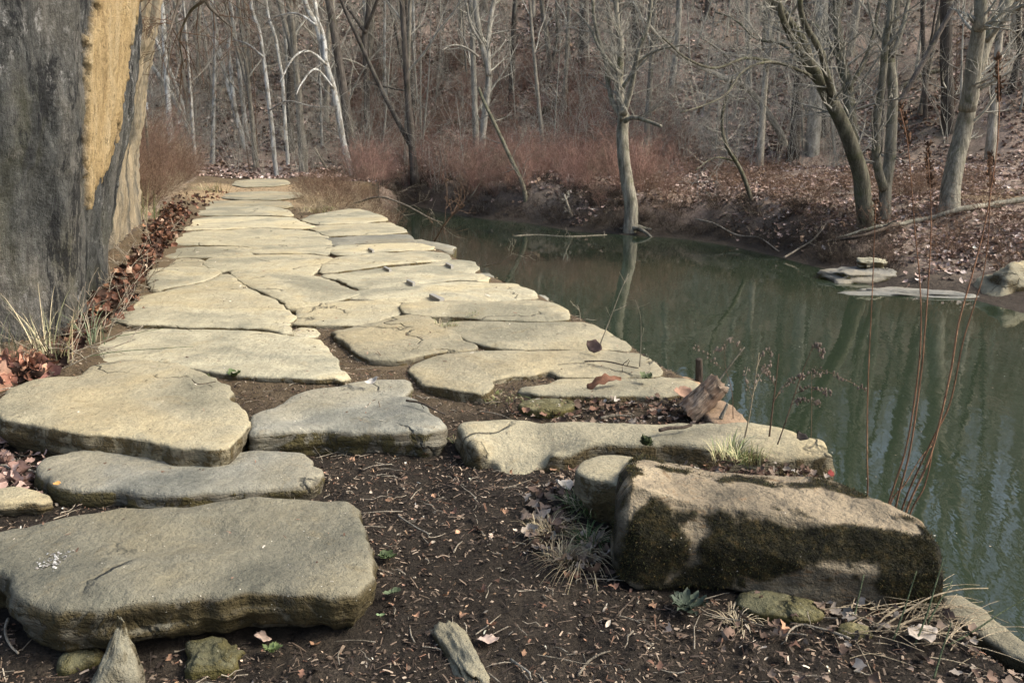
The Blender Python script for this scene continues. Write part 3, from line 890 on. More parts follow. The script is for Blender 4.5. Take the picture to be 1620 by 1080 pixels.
def moss_boulder():
    me = boulder.data
    V = np.empty(len(me.vertices) * 3, np.float32); me.vertices.foreach_get('co', V)
    N = np.empty(len(me.vertices) * 3, np.float32); me.vertices.foreach_get('normal', N)
    V = V.reshape(-1, 3).astype(float) + np.array(boulder.location); N = N.reshape(-1, 3).astype(float)
    sc = screen(V)
    m = np.full(len(V), -1e9)
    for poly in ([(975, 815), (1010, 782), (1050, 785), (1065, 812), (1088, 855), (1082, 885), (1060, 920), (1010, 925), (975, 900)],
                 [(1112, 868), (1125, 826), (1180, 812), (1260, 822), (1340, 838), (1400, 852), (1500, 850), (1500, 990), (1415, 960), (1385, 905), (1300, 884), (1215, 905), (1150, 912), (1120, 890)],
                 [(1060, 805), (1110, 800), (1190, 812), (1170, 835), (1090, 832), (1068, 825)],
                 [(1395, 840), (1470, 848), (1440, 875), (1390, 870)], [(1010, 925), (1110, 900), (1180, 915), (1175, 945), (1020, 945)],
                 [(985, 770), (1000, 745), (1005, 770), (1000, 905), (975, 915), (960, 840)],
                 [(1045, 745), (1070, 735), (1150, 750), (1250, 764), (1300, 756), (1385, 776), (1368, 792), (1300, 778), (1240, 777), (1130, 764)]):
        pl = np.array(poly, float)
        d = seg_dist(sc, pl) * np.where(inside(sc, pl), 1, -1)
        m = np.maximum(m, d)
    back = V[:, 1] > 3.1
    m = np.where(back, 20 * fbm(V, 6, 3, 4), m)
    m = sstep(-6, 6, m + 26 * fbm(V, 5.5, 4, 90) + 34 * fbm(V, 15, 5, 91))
    ca = me.color_attributes.new('Col', 'FLOAT_COLOR', 'POINT')
    c4 = np.ones((len(V), 4), np.float32); c4[:, 0] = m; c4[:, 1] = 0; c4[:, 2] = 0
    ca.data.foreach_set('color', c4.ravel())
    # moss fuzz
    rg_ = np.random.default_rng(5)
    k = np.where(m > 0.6)[0]
    k = k[rg_.integers(0, len(k), 26000)]
    nv = len(k)
    base = V[k] + rg_.normal(0, 0.0035, (nv, 3))
    d = N[k] + rg_.normal(0, 0.55, (nv, 3)); d /= np.linalg.norm(d, axis=1, keepdims=True)
    L = rg_.uniform(0.003, 0.010, nv)[:, None]
    sd = np.cross(d, rg_.normal(0, 1, (nv, 3))); sd /= np.linalg.norm(sd, axis=1, keepdims=True)
    W3 = np.stack([base - sd * 0.0011 - N[k] * 0.002, base + sd * 0.0011 - N[k] * 0.002, base + d * L + sd * 0.0003, base + d * L - sd * 0.0003], 1)
    pal = np.array([(0.03, 0.034, 0.010), (0.055, 0.055, 0.018), (0.085, 0.06, 0.02), (0.02, 0.02, 0.008)])
    col = pal[rg_.integers(0, 4, nv)] * rg_.uniform(0.7, 1.4, (nv, 1))
    o = mesh_obj('moss', W3.reshape(-1, 3), None, M['green_leaf'], facearr=np.arange(nv * 4).reshape(-1, 4), col=np.repeat(col, 4, 0), loc=np.array(boulder.location), parent=boulder)
    o['kind'] = 'stuff'
moss_boulder()

def small_rock(name, label, cat, base, size, mat, apex=(0, 0), seed=1, rot=0, group=None, amp=0.15, pw=0.8, taper=0.0):
    """rock sitting at base (x,y,z); size (sx,sy,sz)"""
    nu, nv = 28, 40
    ph = np.linspace(0.02, math.pi - 0.02, nu)
    th = np.arange(nv) / nv * 2 * math.pi
    PH, TH = np.meshgrid(ph, th, indexing='ij')
    X = np.sign(np.cos(TH)) * np.abs(np.cos(TH)) ** pw * np.sin(PH)
    Y = np.sign(np.sin(TH)) * np.abs(np.sin(TH)) ** pw * np.sin(PH)
    Z = np.sign(np.cos(PH)) * np.abs(np.cos(PH)) ** pw
    V = np.stack([X, Y, Z], -1).reshape(-1, 3)
    d = 1 + amp * fbm(V + seed, 1.3, 3, seed) * 1.6 + amp * 0.5 * fbm(V + seed, 5, 3, seed + 2)
    V = V * d[:, None] * np.array(size) * 0.5
    t = np.clip(V[:, 2] / (size[2] * 0.5), -1, 1)
    V[:, :2] *= (1 - taper * (t + 1) * 0.5)[:, None]
    V[:, 0] += apex[0] * t
    V[:, 1] += apex[1] * t
    c, s_ = math.cos(rot), math.sin(rot)
    V = np.column_stack([V[:, 0] * c - V[:, 1] * s_, V[:, 0] * s_ + V[:, 1] * c, V[:, 2]])
    V += np.array(base)
    i = np.arange(nu - 1)[:, None] * nv
    j = np.arange(nv)[None, :]
    j2 = (j + 1) % nv
    Fq = np.stack([i + j, i + nv + j, i + nv + j2, i + j2], -1).reshape(-1, 4)
    o = mesh_obj(name, V, None, M[mat], facearr=Fq, loc=base)
    tag(o, label, cat, group)
    return o

def gz(p):
    return float(zterrain(np.array([p[0]]), np.array([p[1]]))[0])
def base_at(px, py, up=0.0):
    p = G(px, py)
    p[2] += up
    return p

b = base_at(182, 1072)
small_rock('pointed_rock', 'pointed pale grey rock poking up under the big slab', 'rock', b + [0, 0, 0.0], (0.20, 0.17, 0.24), 'front', (0.02, 0.05), 3, 0.3, amp=0.3, taper=0.72)
b = base_at(335, 1055)
small_rock('rock', 'squat greenish brown rock under the front edge of the big slab', 'rock', b + [0, 0, 0.0], (0.16, 0.13, 0.13), 'green', (0, 0), 6, 0.2, amp=0.3, pw=0.55)
b = base_at(125, 1050)
small_rock('rock', 'low olive rock left of the pointed pale rock', 'rock', b + [0, 0, 0.0], (0.12, 0.1, 0.08), 'green', (0, 0), 9, 0.5)
b = base_at(728, 1040)
small_rock('buried_rock', 'elongated pale rock half buried in the dark soil at the bottom', 'rock', b + [0, 0, 0.0], (0.085, 0.34, 0.08), 'front', (0, 0), 12, 0.42, pw=0.7, amp=0.35)
b = base_at(1120, 1000)
small_rock('clod', 'mossy hump of soil under the right boulder', 'moss hump', base_at(1230, 965) , (0.26, 0.13, 0.08), 'green', (0, 0), 15, -0.3)
small_rock('clod', 'small bright moss hump at the foot of the boulder front right', 'moss hump', base_at(1352, 1005), (0.10, 0.08, 0.06), 'green', (0, 0), 17, 0)
# far bank rocks
b = at(1368, 447, HW)
small_rock('bank_rock', 'flat whitish rock at the far water edge left of the gravel', 'rock', b + [0, 0.3, 0.03], (1.1, 0.9, 0.28), 'pale', (0.0, 0.1), 21, 0.1, amp=0.35, pw=0.6)
small_rock('bank_rock', 'small cream rock on top of the flat whitish shore rock', 'rock', at(1388, 446, HW) + [0, 0.35, 0.24], (0.42, 0.36, 0.16), 'cream', (0, 0), 24, 0.1, amp=0.35, pw=0.6)
b = at(1600, 470, HW)
small_rock('bank_rock', 'pale yellowish rock lying in the water at the right edge', 'rock', b + [0.15, 0.25, 0.1], (1.3, 0.8, 0.6), 'tan', (0.1, 0.1), 25, 0.3, amp=0.35, pw=0.6, taper=0.3)
small_rock('bank_rock', 'small dark rock beside the yellowish rock at the right edge', 'rock', at(1612, 480, HW) + [0.3, 0, 0.05], (0.35, 0.3, 0.3), 'slate', (0, 0), 27, 0.3)
small_rock('gravel_bar', 'low grey gravel bar along the far shore between two pale rocks', 'gravel bar', at(1475, 466, HW) + [0, 0.1, -0.02], (1.9, 0.6, 0.12), 'pale', (0, 0), 29, -0.15, amp=0.5)

# metal cramps let into the slabs
def cramp(px, py, w, h, label):
    k = w / 26.0
    cs = [at(px + a_ * k, py + b_ * k, 0.012)[:2] for a_, b_ in ((-13, -3.5), (-7, -5), (13, 3.5), (5, 6))]
    c = np.mean(cs, 0)
    vs = [(x, y, -0.02) for x, y in cs] + [(x, y, 0.022) for x, y in cs]
    o = mesh_obj('metal_cramp', vs, [(0, 1, 2, 3), (7, 6, 5, 4), (4, 5, 1, 0), (5, 6, 2, 1), (6, 7, 3, 2), (7, 4, 0, 3)], M['metal'], loc=(c[0], c[1], 0.0), smooth=False)
    tag(o, label, 'metal cramp', 'grey metal cramps let into the slabs')
M['metal'].node_tree.nodes['Principled BSDF'].inputs['Base Color'].default_value = (0.24, 0.235, 0.21, 1)
cramp(691, 470, 24, 6, 'largest and nearest grey metal cramp set in the slabs')
cramp(650, 446, 14, 5, 'grey metal cramp second from the camera in the row')
cramp(613, 425, 13, 5, 'grey metal cramp in the middle of the row of cramps')
cramp(587, 395, 10, 4.5, 'farthest grey metal cramp in the row')
cramp(711, 419, 13, 4.5, 'grey metal cramp nearest the grey knobbly slab end by the water')

# ================================================================== CLIFF
def build_cliff(name, label, cols, mat, seed, yel=None, amp=0.10, nu=420, nv=300, cat='rock cliff'):
    """cols: list of (Y, [(px,py) top..base]); each column at its own distance"""
    cp = []
    for Y, pts in cols:
        Ys = Y if isinstance(Y, (list, tuple)) else [Y] * len(pts)
        cp.append([P(a, b_, yy) for (a, b_), yy in zip(pts, Ys)])
    cp = np.array(cp)
    cp[:, -1, 2] = -0.45
    A = np.stack([smooth_path(cp[:, k], nu) for k in range(cp.shape[1])], 1)
    Gd = np.stack([smooth_path(A[u], nv) for u in range(nu)], 0)
    du = np.gradient(Gd, axis=0)
    dv = np.gradient(Gd, axis=1)
    nn = np.cross(du, dv)
    nn /= np.maximum(np.linalg.norm(nn, axis=2, keepdims=True), 1e-9)
    p = Gd.reshape(-1, 3)
    q = p * np.array([1, 1, 0.45])
    dsp = amp * (-0.35 * np.abs(fbm(p * np.array([1, 1, 0.22]), 3.2, 4, seed + 14)) * 2 + fbm(q, 1.1, 4, seed) * 1.1 + 0.35 * fbm(p * np.array([1, 1, 0.3]), 5, 4, seed + 4) + 0.12 * fbm(p, 16, 3, seed + 8))
    V = p + nn.reshape(-1, 3) * dsp[:, None]
    # recess of the freshly broken face
    m = np.zeros(len(V))
    if yel is not None:
        cx, cy = math.cos(PITCH), math.sin(PITCH)
        rel = V - np.array([0, 0, CAMZ])
        dep = rel[:, 1] * cx - rel[:, 2] * cy
        up = rel[:, 1] * cy + rel[:, 2] * cx
        scr = np.stack([810 + F * rel[:, 0] / dep, 540 - F * up / dep], -1)
        yp = np.array(yel, float)
        sd = seg_dist(scr, yp) * np.where(inside(scr, yp), 1, -1)
        sd = sd + 10 * fbm(p * np.array([1, 1, 0.5]), 4, 4, seed + 30) + 9 * fbm(p * np.array([1, 1, 0.6]), 16, 3, seed + 31)
        m = sstep(-1.5, 1.5, sd)
        V = V - nn.reshape(-1, 3) * (0.045 * m)[:, None]
    i = np.arange(nu - 1)[:, None] * nv
    j = np.arange(nv - 1)[None, :]
    Fq = np.stack([i + j, i + j + 1, i + nv + j + 1, i + nv + j], -1).reshape(-1, 4)
    # thick back: mirror the sheet inwards
    B = V + np.array([-2.6, 1.6, 0]) 
    n0 = len(V)
    Fb = Fq[:, ::-1] + n0
    edge = []
    def idn(a, b_): return a * nv + b_
    for a in range(nu - 1):
        edge.append((idn(a, 0), idn(a, 0) + n0, idn(a + 1, 0) + n0, idn(a + 1, 0)))
    for b_ in range(nv - 1):
        edge.append((idn(nu - 1, b_), idn(nu - 1, b_) + n0, idn(nu - 1, b_ + 1) + n0, idn(nu - 1, b_ + 1)))
        edge.append((idn(0, b_), idn(0, b_ + 1), idn(0, b_ + 1) + n0, idn(0, b_) + n0))
    Fa = np.vstack([Fq, Fb, np.array(edge)])
    col = np.zeros((2 * n0, 3)); col[:n0, 0] = m
    o = mesh_obj(name, np.vstack([V, B]), None, M[mat], facearr=Fa, col=col)
    c = V.mean(0)
    me = o.data
    me.transform(__import__('mathutils').Matrix.Translation((-c[0], -c[1], 0.5)))
    o.location = (c[0], c[1], -0.5)
    import bmesh
    bm = bmesh.new(); bm.from_mesh(me)
    bmesh.ops.recalc_face_normals(bm, faces=bm.faces)
    bm.to_mesh(me); bm.free()
    me.polygons.foreach_set('use_smooth', np.ones(len(me.polygons), bool))
    tag(o, label, cat)
    return o

n = NT('weathered_cliff', 0.93, 0.12)
p = n.pos()
vert = n.pos((1, 1, 0.22))
g = n.noise(vert, 1.5, 6, 0.65, 0.8)
c = n.ramp(g, [(0.36, (0.028, 0.030, 0.032)), (0.45, (0.10, 0.105, 0.10)), (0.58, (0.175, 0.17, 0.15)), (0.7, (0.24, 0.225, 0.18))])
c = n.mix(0.75, c, n.ramp(n.noise(n.pos((1, 1, 0.12)), 9, 6, 0.72, 0.4), [(0.36, 0.55), (0.5, 1.0), (0.66, 1.35)]), 'MULTIPLY')
c = n.mix(1.0, c, n.ramp(n.noise(n.pos((1, 1, 0.4)), 28, 5, 0.8, 0.3), [(0.35, 0.6), (0.5, 1.0), (0.68, 1.4)]), 'MULTIPLY')
c = n.mix(n.ramp(n.noise(p, 0.9, 5, 0.65, 0.5), [(0.52, 0.0), (0.68, 0.55)]), c, (0.12, 0.12, 0.06))
c = n.mix(n.ramp(n.noise(n.pos((1, 1, 0.3)), 2.6, 6, 0.8, 1.0), [(0.52, 0.0), (0.57, 0.85)]), c, (0.026, 0.028, 0.030))
c = n.mix(n.ramp(n.noise(n.pos((1, 1, 0.5)), 4.0, 6, 0.8, 0.7), [(0.58, 0.0), (0.66, 0.6)]), c, (0.27, 0.26, 0.235))
wl = n.math('MULTIPLY', n.ramp(n.noise(n.pos((1, 1, 0.6)), 15, 6, 0.85), [(0.53, 0.0), (0.6, 0.95)]), n.ramp(n.noise(p, 1.6, 4, 0.7), [(0.5, 0.0), (0.6, 1.0)]))
c = n.mix(wl, c, (0.42, 0.42, 0.40))
yl = n.ramp(n.noise(n.pos((1, 1, 0.35)), 3.0, 6, 0.72, 0.5), [(0.28, (0.30, 0.21, 0.10)), (0.48, (0.56, 0.42, 0.22)), (0.7, (0.68, 0.56, 0.35))])
yl = n.mix(1.0, yl, n.ramp(n.noise(n.pos((1, 1, 0.5)), 34, 4, 0.8), [(0.33, 0.3), (0.44, 1.0), (0.8, 1.15)]), 'MULTIPLY')
a = n.node('ShaderNodeSeparateColor')
n.link(n.attr(), a.inputs[0])
c = n.mix(a.outputs[0], c, yl)
c = n.mix(1.0, c, n.ramp(n.noise(p, 120, 3, 0.8), [(0.25, 0.65), (0.6, 1.1)]), 'MULTIPLY')
n.color(c)
n.bump([(g, 1.6), (n.noise(vert, 12, 6, 0.75), 1.6), (n.noise(p, 45, 5, 0.8), 0.8)], 0.07)
M['cliff'] = n.m
n = NT('tan_cliff', 0.93, 0.12)
p = n.pos()
c = n.ramp(n.noise(n.pos((1, 1, 0.25)), 1.6, 6, 0.7, 0.8), [(0.3, (0.08, 0.078, 0.068)), (0.45, (0.20, 0.18, 0.135)), (0.58, (0.36, 0.30, 0.20)), (0.7, (0.19, 0.185, 0.16))])
c = n.mix(1.0, c, n.ramp(n.noise(n.pos((1, 1, 0.2)), 14, 5, 0.75), [(0.3, 0.5), (0.6, 1.15)]), 'MULTIPLY')
n.color(c)
n.bump([(n.noise(n.pos((1, 1, 0.3)), 5, 6, 0.7), 1.6), (n.noise(p, 50, 4, 0.75), 0.5)], 0.05)
M['cliff_tan'] = n.m

build_cliff('rock_cliff', 'towering dark grey sandstone cliff with a bright yellow broken streak', [
    (3.6, [(-900, -500), (-900, -100), (-900, 150), (-900, 400), (-900, 700)]),
    (4.7, [(-240, -500), (-230, -100), (-230, 150), (-230, 400), (-230, 600)]),
    ([5.1, 5.1, 5.15, 5.2, 5.3], [(0, -500), (0, -100), (0, 150), (0, 400), (-5, 565)]),
    ([5.3, 5.35, 5.4, 5.45, 5.5], [(60, -500), (60, -100), (60, 150), (55, 400), (50, 560)]),
    ([5.6, 5.6, 5.65, 5.7, 5.75], [(118, -500), (118, -100), (112, 150), (108, 400), (92, 530)]),
    ([6.1, 6.1, 6.1, 6.15, 6.2], [(148, -500), (143, -100), (138, 150), (132, 400), (112, 505)]),
    ([7.4, 7.3, 7.2, 7.1, 7.0], [(185, -500), (180, -100), (170, 150), (155, 400), (140, 470)]),
    ([8.8, 8.6, 8.3, 8.0, 7.9], [(222, -500), (216, -100), (194, 150), (166, 350), (160, 440)]),
    ([9.2, 9.0, 8.9, 8.8, 8.7], [(190, -500), (180, -100), (150, 150), (120, 350), (120, 430)]),
], 'cliff', 3, yel=[(150, -700), (146, 0), (132, 60), (134, 180), (127, 240), (137, 330), (141, 300), (160, 262), (178, 225), (186, 190), (196, 110), (204, 50), (216, 0), (226, -700)])
build_cliff('rock_pillar', 'tan and grey rock pillar leaning out behind the yellow streaked cliff', [
    (8.6, [(120, -300), (120, 0), (120, 180), (120, 300), (120, 420)]),
    ([8.9, 8.8, 8.8, 8.8, 8.8], [(190, -300), (186, 0), (172, 160), (163, 290), (160, 420)]),
    ([9.6, 9.6, 9.6, 9.8, 10], [(222, -300), (217, 0), (200, 110), (178, 230), (176, 400)]),
    ([10.4, 10.6, 11, 11.4, 11.6], [(246, -300), (236, 20), (216, 150), (200, 260), (198, 360)]),
    ([12.5, 12.5, 13, 13.5, 14], [(250, -300), (240, 0), (220, 125), (210, 260), (214, 338)]),
    ([14, 14, 14.5, 15, 15.2], [(215, -300), (210, 0), (190, 140), (180, 260), (180, 330)]),
], 'cliff_tan', 13, amp=0.16, nu=160, nv=160, cat='rock pillar')
# ================================================================== TREES
def rvec(rn):
    v = np.array([rn.gauss(0, 1), rn.gauss(0, 1), rn.gauss(0, 1)])
    return v / np.linalg.norm(v)

def perp(d, rn):
    v = np.cross(d, rvec(rn))
    return v / max(np.linalg.norm(v), 1e-6)

def twig(tb, p, d, L, r, lev, rn, up=0.25, kids=4, jit=0.22, sides=3, n=5):
    pts = [np.array(p, float)]
    d = np.array(d, float)
    step = L / (n - 1)
    for k in range(n - 1):
        d = d + jit * rvec(rn) + np.array([0, 0, up * 0.25])
        d /= np.linalg.norm(d)
        pts.append(pts[-1] + d * step)
    rad = np.linspace(r, max(r * 0.3, 0.0022), n)
    tb.tube(pts, rad, sides, cap=False)
    if lev <= 0:
        return
    for k in range(kids):
        t = 0.2 + 0.78 * (k + rn.random()) / kids
        i = min(int(t * (n - 1)), n - 2)
        f = t * (n - 1) - i
        q = pts[i] * (1 - f) + pts[i + 1] * f
        dd = pts[i + 1] - pts[i]
        dd /= np.linalg.norm(dd)
        a = R(rn.uniform(28, 62))
        nd = dd * math.cos(a) + perp(dd, rn) * math.sin(a)
        twig(tb, q, nd, L * rn.uniform(0.38, 0.62) * (1.15 - 0.5 * t), max(rad[i] * 0.55, 0.003), lev - 1, rn, up, max(2, kids - 1), jit, 3, max(4, n - 1))

def limb_twigs(tb, path, rads, rn, count, L, r, t0=0.2, lev=2, up=0.3, kids=4):
    n = len(path)
    for k in range(count):
        t = t0 + (1 - t0) * rn.random()
        i = min(int(t * (n - 1)), n - 2)
        f = t * (n - 1) - i
        q = path[i] * (1 - f) + path[i + 1] * f
        dd = path[i + 1] - path[i]
        dd = dd / np.linalg.norm(dd)
        a = R(rn.uniform(35, 80))
        nd = dd * math.cos(a) + perp(dd, rn) * math.sin(a)
        twig(tb, q, nd, L * rn.uniform(0.5, 1.2) * (1.1 - 0.5 * t), r * rn.uniform(0.5, 1.1), lev, rn, up, kids)

def bark_flare(n, flare=1.0, seed=0):
    rs = random.Random(seed)
    ph = rs.random() * 6
    lob = rs.choice((3, 4, 5))
    def f(i, a):
        w = np.exp(-i / max(n * 0.06, 1))[:, None]
        return 1 + w * flare * (0.55 + 0.45 * np.sin(lob * a + ph)[None, :]) + 0.05 * np.sin(2 * a + ph)[None, :]
    return f

def tree_template(seed, H, r0, style='forest', bark='bark', tw='twig'):
    """returns (trunk mesh, crown mesh) data built at the origin"""
    rn = random.Random(seed)
    tt, tc = TB(), TB()
    n = 22
    lean = np.array([rn.uniform(-0.06, 0.06), rn.uniform(-0.06, 0.06), 0])
    pts = []
    ph1, ph2 = rn.random() * 6, rn.random() * 6
    for k in range(n):
        t = k / (n - 1)
        pts.append(np.array([lean[0] * H * t + 0.018 * H * math.sin(ph1 + 4 * t) * t, lean[1] * H * t + 0.018 * H * math.sin(ph2 + 3.4 * t) * t, -0.4 + (H + 0.4) * t]))
    pts = np.array(pts)
    rad = r0 * (1 - 0.82 * np.linspace(0, 1, n) ** 0.9)
    tt.tube(pts, rad, 9, flare=bark_flare(n, 0.6, seed))
    nl = {'forest': 10, 'open': 13, 'sapling': 10, 'fork': 9}[style]
    t0 = {'forest': 0.28, 'open': 0.15, 'sapling': 0.10, 'fork': 0.25}[style]
    if style == 'fork':
        k = int(n * rn.uniform(0.12, 0.3))
        d = np.array([rn.uniform(-1, 1), rn.uniform(-1, 1), 0]); d /= np.linalg.norm(d)
        q = [pts[k]]
        for s_ in range(14):
            w = d * (0.5 - 0.025 * s_) + np.array([0, 0, 0.9])
            q.append(q[-1] + w / np.linalg.norm(w) * (H - pts[k][2]) / 15 + 0.03 * rvec(rn))
        q = np.array(q)
        rq = rad[k] * 0.8 * (1 - 0.8 * np.linspace(0, 1, len(q)))
        tt.tube(q, rq, 7)
        limb_twigs(tc, q, rq, rn, 9, H * 0.16, r0 * 0.16, 0.15, 2)
    for j in range(nl):
        t = t0 + (0.97 - t0) * (j + rn.random()) / nl
        i = min(int(t * (n - 1)), n - 2)
        dd = pts[i + 1] - pts[i]; dd /= np.linalg.norm(dd)
        a = R(rn.uniform(35, 70))
        nd = dd * math.cos(a) + perp(dd, rn) * math.sin(a)
        L = H * (0.30 if style != 'sapling' else 0.26) * (1.15 - 0.75 * t) * rn.uniform(0.6, 1.2)
        twig(tc, pts[i], nd, L, rad[i] * 0.42, 3 if style != 'sapling' else 2, rn, 0.35, 5 if style != 'sapling' else 4, 0.2, 4, 7)
    limb_twigs(tc, pts, rad, rn, 16 if style != 'sapling' else 14, H * 0.09 if style != 'sapling' else H * 0.16, r0 * 0.10 if style != 'sapling' else r0 * 0.25, 0.08, 1, 0.2, 4)
    root = empty('bare_tree' if style != 'sapling' else 'sapling', (0, 0, 0))
    tt.build('trunk', M[bark], root)
    tc.build('crown', M[tw], root)
    return root

used = set()
def place(root, x, y, sc, rz, label=None, dz=0.0, tilt=(0, 0)):
    if root.name in used:
        r = root.copy()
        C.objects.link(r)
        for ch in root.children:
            c = ch.copy(); C.objects.link(c); c.parent = r
    else:
        r = root
        used.add(root.name)
    z = gz((x, y)) + dz
    r.location = (x, y, z)
    r.rotation_euler = (tilt[0], tilt[1], rz)
    r.scale = (sc, sc, sc)
    if label: r['label'] = label
    return r

FG = 'bare trees growing over the wooded hillside'
tmpl = []
specs = [(1, 17, 0.14, 'forest', 'bark', 'twig', 'tall straight bare grey tree among the many on the wooded hillside'),
         (2, 15, 0.10, 'forest', 'bark', 'twig', 'slim bare grey tree among the many on the wooded hillside'),
         (3, 18, 0.19, 'forest', 'bark_dark', 'twig', 'thick dark barked bare tree among the many on the wooded hillside'),
         (4, 14, 0.10, 'open', 'bark', 'twig', 'bare grey tree with low spreading branches on the wooded hillside'),
         (5, 16, 0.13, 'fork', 'bark', 'twig', 'bare forked grey tree on the wooded hillside'),
         (6, 16, 0.12, 'fork', 'bark_dark', 'twig', 'bare forked dark tree on the wooded hillside'),
         (7, 15, 0.12, 'open', 'bark_pale', 'twig', 'pale barked bare tree with open branches on the wooded hillside'),
         (8, 17, 0.11, 'open', 'bark_white', 'bark_pale', 'white barked bare tree on the wooded hillside')]
for sd, H, r0, stl, bk, tw, lab in specs:
    r = tree_template(sd, H, r0, stl, bk, tw)
    tag(r, lab, 'tree', FG)
    tmpl.append(r)
saps = []
for sd, H, r0, bk, lab in [(21, 4.5, 0.035, 'twig', 'thin grey bare sapling on the wooded hillside'), (22, 6.0, 0.05, 'twig', 'tall thin grey bare sapling on the wooded hillside'),
                           (23, 3.5, 0.03, 'twig_brown', 'low brown bare sapling on the wooded hillside'), (24, 5.0, 0.045, 'bark_pale', 'pale grey bare sapling on the wooded hillside')]:
    r = tree_template(sd, H, r0, 'sapling', bk, bk if bk != 'bark_pale' else 'twig')
    tag(r, lab, 'sapling', 'bare saplings on the wooded hillside')
    saps.append(r)

ZONES = [(190, 'by the cliff edge'), (330, 'behind the thicket'), (440, 'above the sandy path end'), (540, 'behind the leaning sycamore'), (640, 'behind the dark straight tree'),
         (740, 'above the red brush'), (840, 'behind the pale twisted tree'), (940, 'above the mossy log'), (1040, 'behind the waterline tree'), (1130, 'between waterline tree and arched tree'),
         (1230, 'behind the arched tree'), (1330, 'around the stout flared trunk'), (1430, 'behind the twin stemmed tree'), (1530, 'near the dark straight trunk'), (1640, 'at the upper right edge')]
def hill_label(tr, x, y, sc, tl):
    px = 810 + x / y * F
    z = 'beyond the frame edge'
    for a_, s_ in ZONES:
        if px < a_: z = s_; break
    kind = {'bare_tree': {M['bark'].name: 'grey', M['bark_dark'].name: 'dark', M['bark_pale'].name: 'pale', M['bark_white'].name: 'white'}}.get('bare_tree')
    mats = [c.data.materials[0].name for c in tr.children if c.name.startswith('trunk')]
    mn = mats[0] if mats else ''
    colr = {'grey_bark': 'grey', 'dark_bark': 'dark', 'pale_bark': 'pale', 'white_bark': 'white', 'grey_twigs': 'grey', 'brown_twigs': 'brown'}.get(mn, 'grey')
    size = 'small' if sc < 0.85 else ('tall' if sc > 1.08 else 'medium')
    ln = ' leaning' if abs(tl) > 0.06 else ''
    up = 'low' if y < 34 else ('midway up' if y < 44 else ('high' if y < 56 else 'far up'))
    kd = 'sapling' if tr.name.startswith('sapling') else ('forked tree' if 'fork' in tr['label'] else ('spreading tree' if 'spread' in tr['label'] or 'open' in tr['label'] else 'straight tree'))
    return f'{size}{ln} {colr} {kd} {up} on the slope {z}'

rn = random.Random(5)
def hill_xy(rn, dmin, dmax, spread=0.62):
    while True:
        a = rn.uniform(-spread, spread)
        d = math.exp(rn.uniform(math.log(dmin), math.log(dmax)))
        x, y = d * math.tan(a) , d
        fy = float(np.interp(x, Xf, Yf))
        if y > fy - 1.5:
            return x, y
pos = []
tries = 0
while len(pos) < 185 and tries < 9000:
    tries += 1
    x, y = hill_xy(rn, 26, 78)
    m = 1.2 + 0.022 * y
    if all((x - a) ** 2 + (y - b) ** 2 > m * m for a, b in pos):
        pos.append((x, y))
wts = [5, 5, 3, 4, 3, 2, 2, 0.35]
for k, (x, y) in enumerate(pos):
    px = 810 + x / y * F
    w = list(wts)
    if px < 620: w[7] = 5; w[6] = 4
    tr = rn.choices(tmpl, w)[0] if k >= 8 else tmpl[k]
    sc_, tl = rn.uniform(0.7, 1.25), rn.gauss(0, 0.05)
    place(tr, x, y, sc_, rn.random() * 6.28, hill_label(tr, x, y, sc_, tl), tilt=(rn.gauss(0, 0.035), tl))
pos2 = []
for k in range(210):
    x, y = hill_xy(rn, 25, 60, 0.6)
    pos2.append((x, y))
    sc_, tl = rn.uniform(0.6, 1.25), rn.gauss(0, 0.1)
    place(saps[k % 4], x, y, sc_, 0.0 if False else rn.random() * 6.28, hill_label(saps[k % 4], x, y, sc_, tl), tilt=(rn.gauss(0, 0.08), tl))

